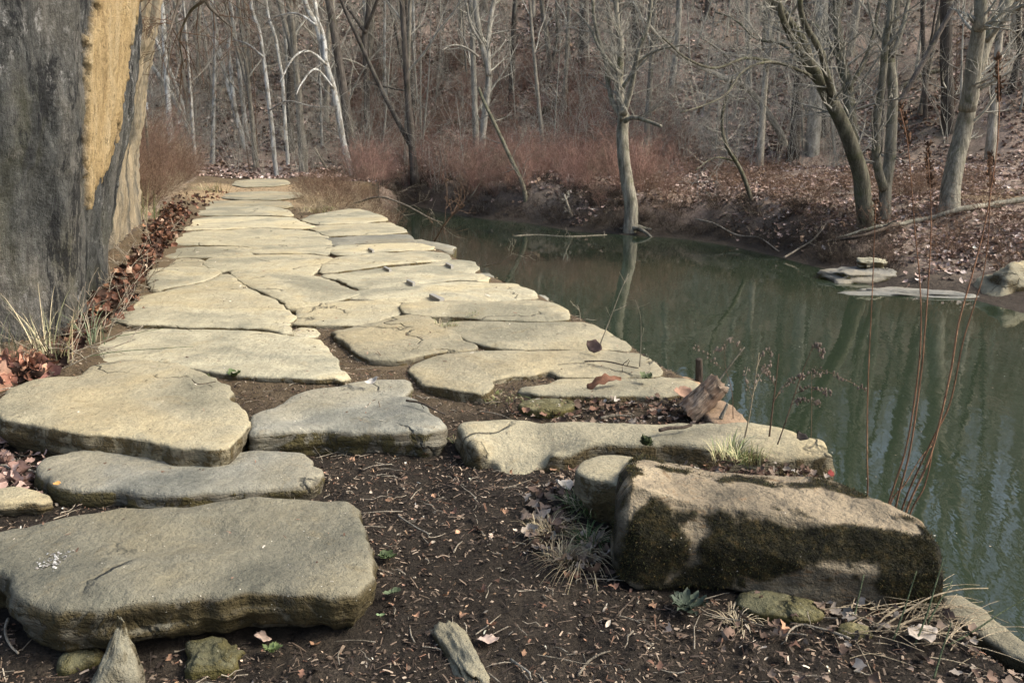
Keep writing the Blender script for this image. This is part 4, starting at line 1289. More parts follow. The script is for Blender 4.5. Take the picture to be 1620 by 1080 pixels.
# ------------------------------------------------------------------ trees of their own shape
def own_tree(label, base, limbs, bark='bark', tw='twig', twigs=30, L=1.2, group=None, seed=1, Y=None, name='bare_tree', roots=0, flare=0.5, wig=0.02, tr=None, up=0.3, cat='tree', zbase=None, bare=False):
    """limbs: (pixel path, r0 px, r1 px, depth drift in m); the first is the trunk"""
    rn = random.Random(seed)
    g = G(*base) if Y is None else P(base[0], base[1], Y)
    if zbase is not None: g[2] = zbase
    Y0 = g[1]
    tt, tc = TB(), TB()
    for k, (pp, r0, r1, dd) in enumerate(limbs):
        m = len(pp)
        q = []
        d0 = dd[0] if isinstance(dd, tuple) else 0.0
        d1 = dd[1] if isinstance(dd, tuple) else dd
        for i, (a, b) in enumerate(pp):
            q.append(P(a, b, Y0 + d0 + (d1 - d0) * i / (m - 1)))
        q = np.array(q)
        if k == 0:
            q[0] = g; q[0][2] -= 0.0
            q = np.vstack([g - np.array([0, 0, 0.35]), q])
        nn = max(12, 5 * m)
        path = smooth_path(q, nn)
        path[2:] += wig * Y0 / 20 * np.stack([fbm(path * 1.5, 1, 3, seed + k), fbm(path * 1.5, 1, 3, seed + 9 + k), 0 * path[:, 0]], -1)[2:]
        s = Y0 / F
        rad = np.linspace(r0 * s, r1 * s, nn)
        big = r0 >= 1.7 or k == 0
        (tt if big else tc).tube(path, rad, 11 if big else 5, flare=bark_flare(nn, flare, seed) if k == 0 else None)
        wgt = np.linalg.norm(path[-1] - path[0])
        limb_twigs(tc, path, rad, rn, (0 if bare and k == 0 else max(3, int(twigs * (0.4 if k == 0 else 0.6 * wgt / 4)))), L, tr or max(0.006, r1 * s * 0.5), 0.3 if k == 0 else 0.12, 2, up)
    root = empty(name, g)
    tag(root, label, cat, group)
    tt.build('trunk', M[bark], root, loc=g)
    tc.build('crown', M[tw], root, loc=g)
    for k in range(roots):
        a = rn.uniform(-2.6, 2.6) - 1.57
        t2 = TB()
        q = [g + np.array([0, 0, 0.10])]
        for s_ in range(5):
            q.append(q[-1] + np.array([math.cos(a) * 0.17, math.sin(a) * 0.17, -0.025 - 0.012 * s_]) + 0.03 * rvec(rn))
        t2.tube(smooth_path(q, 12), np.linspace(0.07, 0.02, 12), 7)
        t2.build('root', M[bark], root, loc=g)
    return root

own_tree('big mossy tree with several curving stems fanning out left over the creek', (1370, 358), [
    ([(1370, 358), (1367, 320), (1362, 280), (1348, 235), (1328, 185), (1300, 135), (1282, 102), (1264, 60), (1235, 20), (1190, -40), (1120, -200)], 15, 5, -1.0),
    ([(1350, 240), (1346, 190), (1341, 140), (1330, 90), (1325, 40), (1322, -60), (1310, -350)], 10, 5, (0, 1.5)),
    ([(1291, 116), (1262, 78), (1243, 45), (1230, 0), (1215, -110)], 6, 3, (-0.5, -1.5)),
    ([(1333, 190), (1315, 140), (1300, 85), (1272, 30), (1262, -70)], 6, 3, (-0.2, -2.0)),
    ([(1291, 124), (1265, 112), (1232, 100), (1205, 100), (1178, 112), (1150, 148), (1118, 165), (1078, 178)], 2.5, 0.8, (-0.5, -3.5)),
    ([(1230, 100), (1180, 92), (1130, 108), (1085, 92), (1050, 60)], 2.6, 1, (-1, -3.5)),
    ([(1290, 118), (1240, 72), (1200, 62), (1160, 30), (1130, 20)], 3.0, 1, (-0.5, 1)),
    ([(1325, 90), (1290, 40), (1250, 20), (1200, -40)], 3.4, 1.4, (0.5, 2)),
    ([(1342, 140), (1370, 90), (1385, 40), (1400, -60)], 4, 2, (0.3, 1))], 'bark_moss', 'twig', 46, 1.3, seed=3, flare=0.25, wig=0.05)
own_tree('slim twin stemmed tree just right of the fanning mossy tree', (1402, 350), [
    ([(1402, 350), (1403, 290), (1409, 230), (1412, 150), (1409, 90), (1416, 30), (1420, -300)], 11, 6, 0.6),
    ([(1398, 300), (1387, 250), (1388, 190), (1396, 130), (1401, 60), (1410, 0), (1408, -260)], 7, 4, (0, -0.6)),
    ([(1411, 90), (1430, 40), (1440, -10), (1450, -120)], 4, 2, (0, 0.5)),
    ([(1400, 70), (1380, 30), (1370, -30)], 3, 1.2, (0, 0.5))], 'bark_mid', 'twig', 22, 1.0, seed=5, flare=0.3, wig=0.05)
own_tree('thick ridged tree leaning right with two stems above the sandy patch', (1502, 338), [
    ([(1502, 338), (1506, 290), (1519, 230), (1531, 170), (1546, 110), (1563, 60), (1588, 12), (1620, -60), (1700, -300)], 17, 7, 1.0),
    ([(1530, 175), (1540, 110), (1546, 50), (1550, 0), (1556, -350)], 13, 7, (0, -0.8)),
    ([(1560, 66), (1600, 20), (1640, 0), (1700, -30)], 4, 2, (0.4, -1))], 'bark_mid', 'twig', 26, 1.2, seed=7, flare=0.35, wig=0.04)
own_tree('grey tree with pale exposed roots standing right at the far waterline', (998, 366), [
    ([(998, 366), (998, 330), (990, 280), (984, 220), (986, 178)], 13, 9, 0.3),
    ([(986, 182), (980, 130), (984, 70), (975, 0), (970, -320)], 7, 3, 0.8),
    ([(986, 182), (1000, 140), (1010, 80), (1030, 10), (1040, -200)], 5, 2, (0, -0.8)),
    ([(985, 190), (965, 150), (955, 90), (940, 20), (930, -150)], 4.4, 2, (0, 0.8)),
    ([(988, 192), (1005, 186), (1025, 192), (1046, 200)], 3.8, 2.4, (0, -0.8)),
    ([(984, 140), (1010, 100), (1040, 80), (1090, 70)], 3, 1, (0, -1)),
    ([(984, 120), (950, 80), (930, 40), (900, 10)], 3, 1, (0, 1))], 'bark_mid', 'twig', 46, 1.2, seed=9, bare=True, roots=5, flare=1.1, wig=0.05)
own_tree('stout grey trunk with flared foot behind the fanning tree', (1284, 243), [
    ([(1284, 243), (1288, 200), (1290, 150), (1296, 100), (1300, 0), (1302, -320)], 13, 8, 0.3),
    ([(1293, 90), (1270, 30), (1250, -40)], 4, 2, 1)], 'bark_pale', 'twig', 18, 1.2, seed=11, flare=0.7)
own_tree('dark straight trunk left of the thick leaning tree', (1500, 212), [
    ([(1500, 212), (1499, 150), (1497, 60), (1497, -320)], 10.5, 8, 0.2)], 'bark_dark', 'twig', 14, 1.2, seed=13, flare=0.3)
own_tree('slender arched tree bowing left beside the stout grey trunk', (1242, 232), [
    ([(1242, 232), (1230, 205), (1205, 165), (1180, 138), (1150, 126), (1112, 108), (1085, 96), (1045, 62), (1020, 30)], 6, 2, -2.0),
    ([(1176, 136), (1150, 90), (1110, 60)], 2.4, 1, -1)], 'bark', 'twig', 30, 1.1, seed=15, flare=0.2)
own_tree('thin straight dark pole of a tree between the twin stems and dark trunk', (1464, 190), [
    ([(1464, 190), (1462, 100), (1459, 0), (1456, -260)], 4.4, 3, 0.2), ([(1462, 120), (1474, 60), (1486, -20)], 2.4, 1.4, 0.4)], 'bark_dark', 'twig', 12, 1.0, seed=17, flare=0.2)
own_tree('small crooked tree rooted in the dark undercut bank near its middle', (1188, 318), [
    ([(1188, 318), (1172, 270), (1150, 230), (1142, 190), (1150, 150), (1160, 120)], 4, 1.6, -0.6), ([(1165, 255), (1130, 250), (1100, 270)], 1.8, 0.8, -0.8)], 'bark_moss', 'twig', 34, 1.0, seed=19)
own_tree('dark straight tree left of centre with a broken pale fork on top', (583, 248), [
    ([(583, 248), (581, 190), (580, 120), (577, 60), (583, 10), (590, -260)], 5.5, 4, 0.3),
    ([(579, 52), (560, 25), (545, 5), (530, -40)], 3, 2, 0.5), ([(579, 45), (592, 15), (605, -20)], 3, 2, -0.5),
    ([(579, 108), (560, 98), (535, 93), (505, 104), (482, 122)], 1.6, 0.8, -2), ([(582, 130), (620, 140), (650, 145)], 1.8, 0.8, -1)], 'bark_dark', 'bark_pale', 22, 1.2, seed=21, flare=0.2, tr=0.012)
SY = 'bark_white'
own_tree('largest white sycamore leaning left with arching white limbs', (557, 280), [
    ([(557, 280), (545, 235), (537, 190), (529, 145), (515, 98), (500, 40), (480, -10), (450, -200)], 5.2, 3.4, 0.6),
    ([(515, 98), (512, 60), (498, 10), (492, -100)], 3.6, 2.8, (0, 1)),
    ([(517, 103), (490, 82), (466, 90), (443, 130)], 2.2, 0.9, (0, -1.5)),
    ([(528, 140), (500, 110), (478, 130), (468, 150)], 1.8, 0.8, (0, -1)),
    ([(500, 40), (470, 22), (440, 26), (420, 38)], 1.8, 0.8, (0, 1))], SY, 'bark_pale', 26, 1.6, seed=23, tr=0.014, flare=0.2)
own_tree('white barked tree standing beside the sandy path end', (437, 278), [
    ([(437, 278), (433, 233), (427, 173), (420, 117), (410, 50), (397, 0), (380, -200)], 4, 2.6, 0.4),
    ([(416, 90), (395, 72), (370, 62)], 1.8, 0.8, 0.5), ([(426, 175), (455, 160), (490, 168), (525, 170)], 1.5, 0.7, -1)], SY, 'bark_pale', 24, 1.3, seed=25, tr=0.012, flare=0.2)
own_tree('slim grey white tree just right of the path end tree', (456, 262), [
    ([(456, 262), (451, 190), (446, 120), (435, 60), (420, 0), (410, -180)], 3, 2.2, 0.4)], SY, 'bark_pale', 18, 1.2, seed=27, tr=0.012, flare=0.2)
own_tree('white tree with bent top between the brush and the sandy path', (388, 232), [
    ([(388, 232), (376, 190), (362, 140), (350, 90), (338, 30), (330, -80)], 4.4, 2.6, 0.4), ([(372, 175), (366, 120), (362, 70), (375, 20), (380, -80)], 3.4, 2.2, (0, 0.8)),
    ([(352, 100), (335, 60), (320, 20)], 1.8, 0.8, 0.5)], SY, 'bark_pale', 20, 1.4, seed=29, tr=0.013, flare=0.2)
own_tree('white tree slanting strongly left behind the brown brush near the cliff', (300, 210), [
    ([(300, 210), (283, 172), (262, 135), (236, 98), (200, 40)], 4, 2.6, 0.8)], SY, 'bark_pale', 14, 1.2, seed=31, tr=0.012, flare=0.2)
own_tree('second slanting white tree right beside the strongly leaning one', (294, 196), [
    ([(302, 205), (283, 150), (262, 95), (246, 62), (230, 10)], 3.6, 2.4, 0.6)], SY, 'bark_pale', 14, 1.2, seed=33, tr=0.012, flare=0.2)
own_tree('straight pinkish white trunk right of the big leaning sycamore', (528, 168), [
    ([(528, 168), (528, 100), (528, 0), (526, -200)], 3, 2.4, 0.2)], SY, 'bark_pale', 12, 1.2, seed=35, tr=0.012, flare=0.2)
own_tree('slim grey white pole tree under the arching sycamore limbs', (510, 232), [
    ([(510, 232), (508, 180), (506, 110), (504, 60)], 2.4, 1.6, 0.2)], SY, 'bark_pale', 10, 1.0, seed=37, tr=0.01, flare=0.2)
own_tree('pale twisted tree in the red brush at centre left with forked top', (764, 268), [
    ([(764, 268), (763, 215), (769, 165), (773, 117), (760, 60), (752, 0), (745, -200)], 6, 4, 0.3),
    ([(773, 120), (772, 70), (778, 20), (790, -60)], 4.5, 3, (0, 0.8)), ([(762, 70), (745, 40), (735, -10)], 2.4, 1.4, -0.5),
    ([(757, 90), (735, 75), (715, 72), (700, 80)], 1.8, 0.8, -1)], 'bark_pale', 'twig', 30, 1.3, seed=39, flare=0.25)
own_tree('mossy thin tree curving down to the bank right of the twisted tree', (832, 318), [
    ([(832, 318), (824, 285), (805, 245), (785, 200), (765, 160), (757, 140)], 4.2, 2.4, 1.5)], 'bark_moss', 'twig', 20, 1.0, seed=41, flare=0.2)
own_tree('pale straight trunk high on the hillside above the red brush', (928, 105), [
    ([(928, 105), (927, 40), (926, -160)], 5, 4, 0.2)], 'bark_pale', 'twig', 10, 1.2, seed=43, flare=0.2)
own_tree('pair of grey stems high on the hillside left of the pale trunk', (872, 112), [
    ([(872, 112), (864, 50), (855, -20), (850, -180)], 4.6, 3.4, 0.2), ([(874, 108), (882, 50), (880, -100)], 3, 2.4, (0, 0.5))], 'bark', 'twig', 12, 1.2, seed=45, flare=0.2)
own_tree('pale tree with reddish broken patches left of the fanning tree', (1186, 140), [
    ([(1186, 140), (1184, 90), (1183, 40), (1182, -200)], 5, 4, 0.2)], 'bark_pale', 'twig', 12, 1.2, seed=47, flare=0.2)
own_tree('straight pale tree between waterline tree and fanning tree', (1062, 145), [
    ([(1062, 145), (1070, 70), (1075, 0), (1080, -180)], 5, 4, 0.2)], 'bark_pale', 'twig', 14, 1.3, seed=49, flare=0.2)
own_tree('leaning dead grey stem beside the sandy path end', (518, 270), [
    ([(518, 270), (508, 252), (498, 234)], 2.6, 1.4, 0.2)], 'wood_dead', 'bark_pale', 5, 0.5, seed=51, flare=0.1, name='snag', cat='snag')
own_tree('short pale dead trunk leaning left on the bank at the red brush', (905, 345), [
    ([(905, 345), (898, 325), (893, 308)], 3, 1.4, 0.2)], 'wood_dead', 'twig', 4, 0.4, seed=53, flare=0.1, name='snag', cat='snag')
# the dark tree whose tangled branches hang over the top of the cliff
ov = own_tree('dark tangled tree overhanging from the top of the cliff', (170, -470), [
    ([(170, -470), (190, -500), (230, -420), (280, -300), (300, -160)], 12, 7, 1.5),
    ([(300, -160), (310, -60), (325, 0), (345, 25), (368, 45)], 5, 1.5, (1.5, 2.0)),
    ([(310, -80), (290, -20), (275, 30), (262, 70)], 4, 1.2, (1.5, 1.0)),
    ([(325, 0), (300, 20), (285, 60), (290, 110)], 3, 1, (1.5, 2.0)),
    ([(325, 0), (350, -20), (385, -10), (420, 10)], 3, 1, (1.5, 2.2)),
    ([(300, -160), (340, -110), (390, -70), (430, -50)], 4, 1, (1.5, 3)),
    ([(280, -300), (270, -160), (262, -60), (250, 0)], 4, 1.2, (1.0, 1.0))], 'bark_dark', 'twig_brown', 36, 1.0, seed=55, Y=8.6, up=-0.5, tr=0.008)

# ------------------------------------------------------------------ logs and sticks
def stick(name, label, cat, pts, r0, r1, mat='wood_dead', sides=8, group=None, kids=0, kl=0.3, seed=1, rough=0.006):
    rn = random.Random(seed)
    tb = TB()
    q = np.array(pts)
    n_ = max(14, 6 * len(q))
    path = smooth_path(q, n_)
    tb.tube(path, np.linspace(r0, r1, n_) * (1 + 0.12 * fbm(path, 6, 2, seed)), sides)
    if kids:
        limb_twigs(tb, path, None, rn, kids, kl, r1 * 0.8, 0.15, 1, 0.2, 3)
    c = path.mean(0)
    o = tb.build(name, M[mat], None, loc=(c[0], c[1], path[:, 2].min()), rough=rough)
    tag(o, label, cat, group)
    return o
def gp(px, py, up=0.0):
    p = G(px, py); p[2] += up
    return p
stick('fallen_branch', 'long bare fallen branch sloping up right on the far bank', 'fallen branch', [gp(1322, 384, 0.05), gp(1380, 374, 0.12), gp(1450, 362, 0.15), gp(1520, 345, 0.15), gp(1580, 332, 0.12), gp(1630, 322, 0.1)], 0.025, 0.06, 'bark_mid', rough=0.03, kids=4, kl=0.5)
stick('fallen_branch', 'smaller dark branch forking under the long fallen branch', 'fallen branch', [gp(1300, 392, 0.1), gp(1360, 388, 0.15), gp(1420, 368, 0.15)], 0.02, 0.04, 'wood_dark', rough=0.02)
stick('log', 'dark mossy log lying on the hillside above the red brush', 'log', [gp(846, 192, 0.15), gp(866, 185, 0.3), gp(886, 176, 0.45)], 0.13, 0.16, 'bark_moss', rough=0.03)
stick('log', 'long thin mossy log left of the dark mossy log', 'log', [gp(690, 206, 0.15), gp(750, 200, 0.2), gp(820, 196, 0.2)], 0.05, 0.09, 'bark_moss', rough=0.03)
stick('log', 'thin log crossing the slope behind the twin stemmed tree', 'log', [gp(1425, 148, 0.15), gp(1455, 138, 0.3), gp(1490, 128, 0.3)], 0.07, 0.08, 'bark_moss', rough=0.02)
stick('shore_stick', 'pale forked root lying along the dark far waterline', 'stick', [gp(1100, 356, 0.1), gp(1130, 362, 0.1), gp(1165, 380, 0.1), gp(1200, 385, 0.1), gp(1232, 402, 0.05)], 0.02, 0.012, 'wood_dead', kids=5, kl=0.5, seed=3)
stick('shore_stick', 'pale twisted root below the dark undercut bank', 'stick', [gp(1240, 412, 0.05), gp(1262, 405, 0.12), gp(1285, 396, 0.2), gp(1300, 388, 0.3)], 0.02, 0.01, 'wood_dead', kids=5, kl=0.5, seed=5)
stick('shore_stick', 'pale dead branches fanned over the water below the red brush', 'stick', [gp(728, 328, 0.02), gp(745, 322, 0.2), gp(768, 300, 0.4)], 0.03, 0.014, 'wood_dead', kids=12, kl=0.9, seed=7)
stick('driftwood', 'thin pale driftwood line floating below the far bank', 'driftwood', [at(812, 373, HW + 0.005), at(850, 371.5, HW + 0.0), at(900, 374, HW + 0.005), at(960, 371.5, HW + 0.0)], 0.014, 0.012, 'wood_dead', kids=8, kl=0.3, seed=9)
stick('leaning_stick', 'dead arching stick leaning over the water at the far slab corner', 'stick', [at(560, 322, 0.0), P(600, 312, 16.5), P(640, 324, 15.5), P(680, 345, 14.5), P(700, 352, 14.2)], 0.022, 0.008, 'wood_dead', kids=8, kl=0.8, seed=11)
stick('leaning_stick', 'dark twiggy dead branch hanging over the water edge', 'stick', [P(686, 385, 11.5), P(700, 360, 11.3), P(715, 340, 11.2), P(735, 325, 11.0)], 0.012, 0.005, 'twig_brown', kids=14, kl=0.7, seed=13)
stick('leaning_stick', 'thin pale twig poking over the water past the knobbly slab', 'stick', [P(765, 422, 9.2), P(790, 415, 9.0), P(812, 400, 8.9)], 0.007, 0.003, 'wood_dead', kids=3, kl=0.3, seed=15)

# ================================================================== BRUSH
def bush_arrays(seed, H, W_, stems, up=0.6, r=0.006, lev=2, kids=3):
    rn = random.Random(seed)
    tb = TB()
    for k in range(stems):
        a = rn.random() * 6.28
        tilt = rn.uniform(0.05, 0.9) * W_ / H
        d = np.array([math.cos(a) * tilt, math.sin(a) * tilt, 1.0]); d /= np.linalg.norm(d)
        p = np.array([math.cos(a), math.sin(a), 0]) * rn.uniform(0, 0.12 * W_)
        twig(tb, p - [0, 0, 0.05], d, H * rn.uniform(0.6, 1.15), r * rn.uniform(0.7, 1.3), lev, rn, -0.1 * up, kids, 0.28, 3, 5)
    return tb.arrays()

def scatter(arr, pos, rz, sc, name, mat, label=None, kind='stuff', cols=None, tilt=None):
    """merge copies of one small mesh into ONE stuff object"""
    V, Fq = arr
    n, m = len(pos), len(V)
    c, s = np.cos(rz), np.sin(rz)
    sc = np.asarray(sc)
    X = (V[None, :, 0] * c[:, None] - V[None, :, 1] * s[:, None]) * sc[:, None]
    Y = (V[None, :, 0] * s[:, None] + V[None, :, 1] * c[:, None]) * sc[:, None]
    Z = V[None, :, 2] * sc[:, None] * np.ones((n, 1))
    W3 = np.stack([X, Y, Z], -1) + pos[:, None, :]
    FF = (Fq[None] + (np.arange(n) * m)[:, None, None]).reshape(-1, Fq.shape[1])
    col = None if cols is None else np.repeat(cols, m, axis=0)
    return W3.reshape(-1, 3), FF, col

def brush_field(name, label, mat, n, regionfn, Hr, seeds, scr, tmplargs, cat='undergrowth'):
    rg = np.random.default_rng(seeds[0])
    VV, FF, off = [], [], 0
    pts = regionfn(rg, n)
    z = zterrain(pts[:, 0], pts[:, 1])
    keep = z > HW + 0.05
    pts = pts[keep]; z = z[keep]
    pos = np.column_stack([pts, z])
    part = rg.integers(0, len(seeds), len(pos))
    for k, sd in enumerate(seeds):
        arr = bush_arrays(sd, *tmplargs)
        q = pos[part == k]
        if not len(q): continue
        v, f, _ = scatter(arr, q, rg.random(len(q)) * 6.28, rg.uniform(*scr, len(q)), name, None)
        VV.append(v); FF.append(f + off); off += len(v)
    o = mesh_obj(name, np.vstack(VV), None, M[mat], facearr=np.vstack(FF))
    tag(o, label, cat, None, 'stuff')
    return o

def far_bank_region(x0, x1, d0, d1):
    def f(rg, n):
        out = []
        while len(out) < n:
            x = rg.uniform(-16, 22, 4000)
            y = rg.uniform(12, 42, 4000)
            p = np.stack([x, y], -1)
            df = seg_dist(p, far_sh, False)
            dn = seg_dist(p, near_sh, False)
            px = 810 + x / y * F
            dens = 0.5 + 0.9 * fbm(p, 0.35, 3, 50)
            ok = (~inside(p, river)) & (df < dn) & (df > d0) & (df < d1) & (px > x0) & (px < x1) & (rg.random(4000) < dens)
            out += p[ok].tolist()
        return np.array(out[:n])
    return f
brush_field('red_brush', 'dense reddish brown bramble brush along the far bank', 'twig_red', 520, far_bank_region(560, 1080, 0.8, 10.5), 1, [101, 102, 103], (0.3, 1.3), (1.25, 0.9, 15, 0.9, 0.006))
brush_field('dark_brush', 'low grey brown twiggy brush on the dark right hand bank', 'twig_brown', 160, far_bank_region(980, 1700, 0.5, 8.0), 1, [111, 112], (0.4, 0.95), (0.8, 1.2, 14, 0.6, 0.004))
def hill_region(x0, x1, y0, y1, gap=0.0):
    def f(rg, n):
        out = []
        while len(out) < n:
            a = rg.uniform(-0.6, 0.6, 4000)
            d = np.exp(rg.uniform(math.log(y0), math.log(y1), 4000))
            x, y = np.tan(a) * d, d
            px = 810 + x / y * F
            p = np.stack([x, y], -1)
            ok = (y > np.interp(x, Xf, Yf) - 3) & (px > x0) & (px < x1) & (rg.random(4000) < 0.55 + 1.0 * fbm(p, 0.2, 3, 60))
            out += p[ok].tolist()
        return np.array(out[:n])
    return f
brush_field('hillside_brush', 'thin grey twiggy undergrowth covering the wooded hillside', 'twig', 480, hill_region(150, 1750, 27, 72), 1, [121, 122, 123], (0.5, 1.5), (2.7, 1.5, 9, 0.8, 0.006))
brush_field('hillside_saplings', 'thickets of thin bare grey stems high on the hillside', 'bark_pale', 170, hill_region(150, 1750, 34, 76), 1, [125, 126, 127], (0.7, 1.5), (4.2, 1.3, 7, 1.2, 0.012), cat='saplings')

# shrubs one can tell apart: the thicket on the left past the cliff
SG = 'brown bare shrubs in the thicket beyond the cliff'
shr = []
for k, (sd, H, mt, lab) in enumerate([(131, 2.0, 'twig_brown', 'tall brown twiggy shrub in the thicket beyond the cliff'), (132, 1.5, 'twig_red', 'reddish brown twiggy shrub in the thicket beyond the cliff'), (133, 1.7, 'straw', 'straw coloured twiggy shrub in the thicket beyond the cliff')]):
    V, Fq = bush_arrays(sd, H, H * 0.9, 26, 0.6, 0.006)
    o = mesh_obj('bare_shrub', V, None, M[mt], facearr=Fq)
    tag(o, lab, 'shrub', SG)
    shr.append(o)
rg = random.Random(77)
k = 0
for t in range(135):
    Yv = 13.5 + 16 * rg.random() ** 0.8
    edge = -3.55 - 0.29 * (Yv - 7)          # left side of the walkway
    Xv = edge - 0.25 - rg.random() ** 1.2 * 5.0
    if 810 + Xv / Yv * F < 150: continue
    src = shr[rg.choices([0, 1, 2], [5, 3, 1.2])[0] if k >= 3 else k]
    o = src if k < 3 else src.copy()
    if k >= 3: C.objects.link(o)
    o.location = (Xv, Yv, gz((Xv, Yv)))
    s_ = rg.uniform(0.6, 1.2) * (0.6 if edge - Xv < 1.0 else 1.0)
    kd = {'twig_brown': 'brown', 'twig_red': 'reddish'}.get('x', ['brown', 'reddish', 'straw coloured'][shr.index(src)])
    o['label'] = ('low' if s_ < 0.65 else 'middling' if s_ < 0.95 else 'tall') + ' ' + kd + ' twiggy shrub ' + ('edging the path' if edge - Xv < 0.9 else 'near the path' if edge - Xv < 2.2 else 'deep in the thicket') + ' ' + ('just past the cliff' if Yv < 17 else 'midway to the sandy end' if Yv < 21 else 'close to the sandy path end' if Yv < 25 else 'beyond the sandy path end')
    o.scale = (s_, s_, s_)
    o.rotation_euler = (0, 0, rg.random() * 6.28)
    k += 1

brush_field('shoreline_roots', 'dark roots and twiggy debris hanging along the far waterline', 'wood_dark', 700, far_bank_region(600, 1420, 0.12, 1.7), 1, [141, 142], (0.35, 0.9), (0.42, 1.3, 9, -0.6, 0.007), cat='roots')
brush_field('shoreline_twigs', 'pale dead twigs caught along the far waterline', 'wood_dead', 190, far_bank_region(600, 1400, 0.1, 1.2), 1, [143, 144], (0.35, 0.9), (0.45, 1.6, 4, -0.4, 0.006), cat='twigs')
def end_region(rg, n):
    out = []
    while len(out) < n:
        px, py = rg.uniform(455, 640, 500), rg.uniform(299, 331, 500)
        for a_, b_ in zip(px, py):
            if a_ > 470 + (b_ - 300) * 0.6: out.append(at(a_, b_, -0.05)[:2])
    return np.array(out[:n])
brush_field('dead_grass_mound', 'straw and brown dead brush mound between the far slabs and the creek', 'straw', 70, end_region, 1, [151, 152], (0.25, 0.6), (0.6, 1.8, 16, -0.9, 0.004))
brush_field('brown_brush', 'brown twiggy brush where the creek bank meets the path end', 'twig_brown', 60, end_region, 1, [153, 154], (0.35, 0.85), (0.8, 1.3, 14, 0.2, 0.004))

sg = P(227, 168, 24.0)
root = empty('small_sign', (sg[0], sg[1], gz(sg)))
tag(root, 'tiny faded white sign board on a post deep behind the brown thicket', 'sign')
bx = lambda nm, lo, hi, mt: mesh_obj(nm, [(x, y, z) for z in (lo[2], hi[2]) for y in (lo[1], hi[1]) for x in (lo[0], hi[0])], [(0, 2, 3, 1), (4, 5, 7, 6), (0, 1, 5, 4), (1, 3, 7, 5), (3, 2, 6, 7), (2, 0, 4, 6)], M[mt], root, smooth=False)
bx('board', (sg[0] - 0.11, sg[1], sg[2] - 0.09), (sg[0] + 0.11, sg[1] + 0.015, sg[2] + 0.09), 'foam')
bx('post', (sg[0] - 0.03, sg[1] + 0.018, gz(sg) - 0.2), (sg[0] + 0.03, sg[1] + 0.07, sg[2] + 0.05), 'bark_mid')

for k, (px_, d_, sc_, ln_, lab_) in enumerate([
    (345, 33, 0.75, 0.10, 'white sycamore leaning right just behind the bent topped white tree'),
    (402, 36, 0.85, -0.06, 'slender white sycamore upslope of the sandy path end, left of centre path'),
    (472, 38, 0.8, 0.05, 'slender white sycamore between the path end trees and the arching sycamore'),
    (615, 37, 0.7, -0.05, 'white sycamore on the slope just right of the dark straight tree'),
    (662, 41, 0.8, 0.04, 'white sycamore on the slope between the dark straight tree and twisted tree'),
    (318, 30, 0.6, -0.16, 'small white sycamore slanting left in the gap beside the thicket')]):
    place(tmpl[7], (px_ - 810) / F * d_, d_, sc_, k * 1.7, lab_, tilt=(0.0, ln_))

def left_edge_region(rg, n):
    y = rg.uniform(12.5, 25, n)
    return np.column_stack([-3.75 - 0.29 * (y - 7) - rg.random(n) ** 1.5 * 2.2, y])
brush_field('path_edge_straw', 'low straw and dead weed stems along the left edge of the path', 'straw', 90, left_edge_region, 1, [161, 162], (0.3, 0.75), (0.7, 1.4, 12, -0.4, 0.004), cat='dry weeds')
brush_field('path_edge_brush', 'brown tangled stems along the left edge of the path', 'twig_brown', 70, left_edge_region, 1, [163, 164], (0.4, 0.9), (1.1, 1.3, 12, 0.1, 0.005))
# ================================================================== LITTER
def leaf_arr(lob=0.35, curl=0.35, n=7, w=0.42, fold=0.15, seed=0):
    rs = np.random.default_rng(seed)
    t = np.linspace(0, 1, n)
    wid = w * np.sin(np.pi * np.clip(t * 0.96 + 0.02, 0, 1)) ** 0.7
    wl = wid * (1 - lob * (np.arange(n) % 2) * 1.3)
    wl = np.maximum(wl + 0.04 * rs.standard_normal(n), 0.01)
    wr = np.maximum(wid * (1 - lob * ((np.arange(n) + 1) % 2) * 1.0) + 0.04 * rs.standard_normal(n), 0.01)
    x = t - 0.5
    zc = curl * (x * 2) ** 2 * 0.5
    mid = np.column_stack([x, 0 * x, zc])
    Lf = np.column_stack([x + 0.04, wl, zc + fold * wl * 2 + 0.06 * rs.standard_normal(n)])
    Rt = np.column_stack([x + 0.04, -wr, zc + fold * wr * 2 + 0.06 * rs.standard_normal(n)])
    V = np.vstack([mid, Lf, Rt])
    f = []
    for k in range(n - 1):
        f.append((k, k + 1, n + k + 1, n + k))
        f.append((k + 1, k, 2 * n + k, 2 * n + k + 1))
    return V, np.array(f)

def eulers(rg, n, tilt):
    """random spin about z with a random tilt"""
    a = rg.random(n) * 6.283
    b = rg.normal(0, tilt, n)
    g = rg.normal(0, tilt, n)
    ca, sa, cb, sb, cg, sg = np.cos(a), np.sin(a), np.cos(b), np.sin(b), np.cos(g), np.sin(g)
    Rz = np.zeros((n, 3, 3)); Rz[:, 0, 0] = ca; Rz[:, 0, 1] = -sa; Rz[:, 1, 0] = sa; Rz[:, 1, 1] = ca; Rz[:, 2, 2] = 1
    Rx = np.zeros((n, 3, 3)); Rx[:, 0, 0] = 1; Rx[:, 1, 1] = cb; Rx[:, 1, 2] = -sb; Rx[:, 2, 1] = sb; Rx[:, 2, 2] = cb
    Ry = np.zeros((n, 3, 3)); Ry[:, 1, 1] = 1; Ry[:, 0, 0] = cg; Ry[:, 0, 2] = sg; Ry[:, 2, 0] = -sg; Ry[:, 2, 2] = cg
    return Ry @ Rx @ Rz

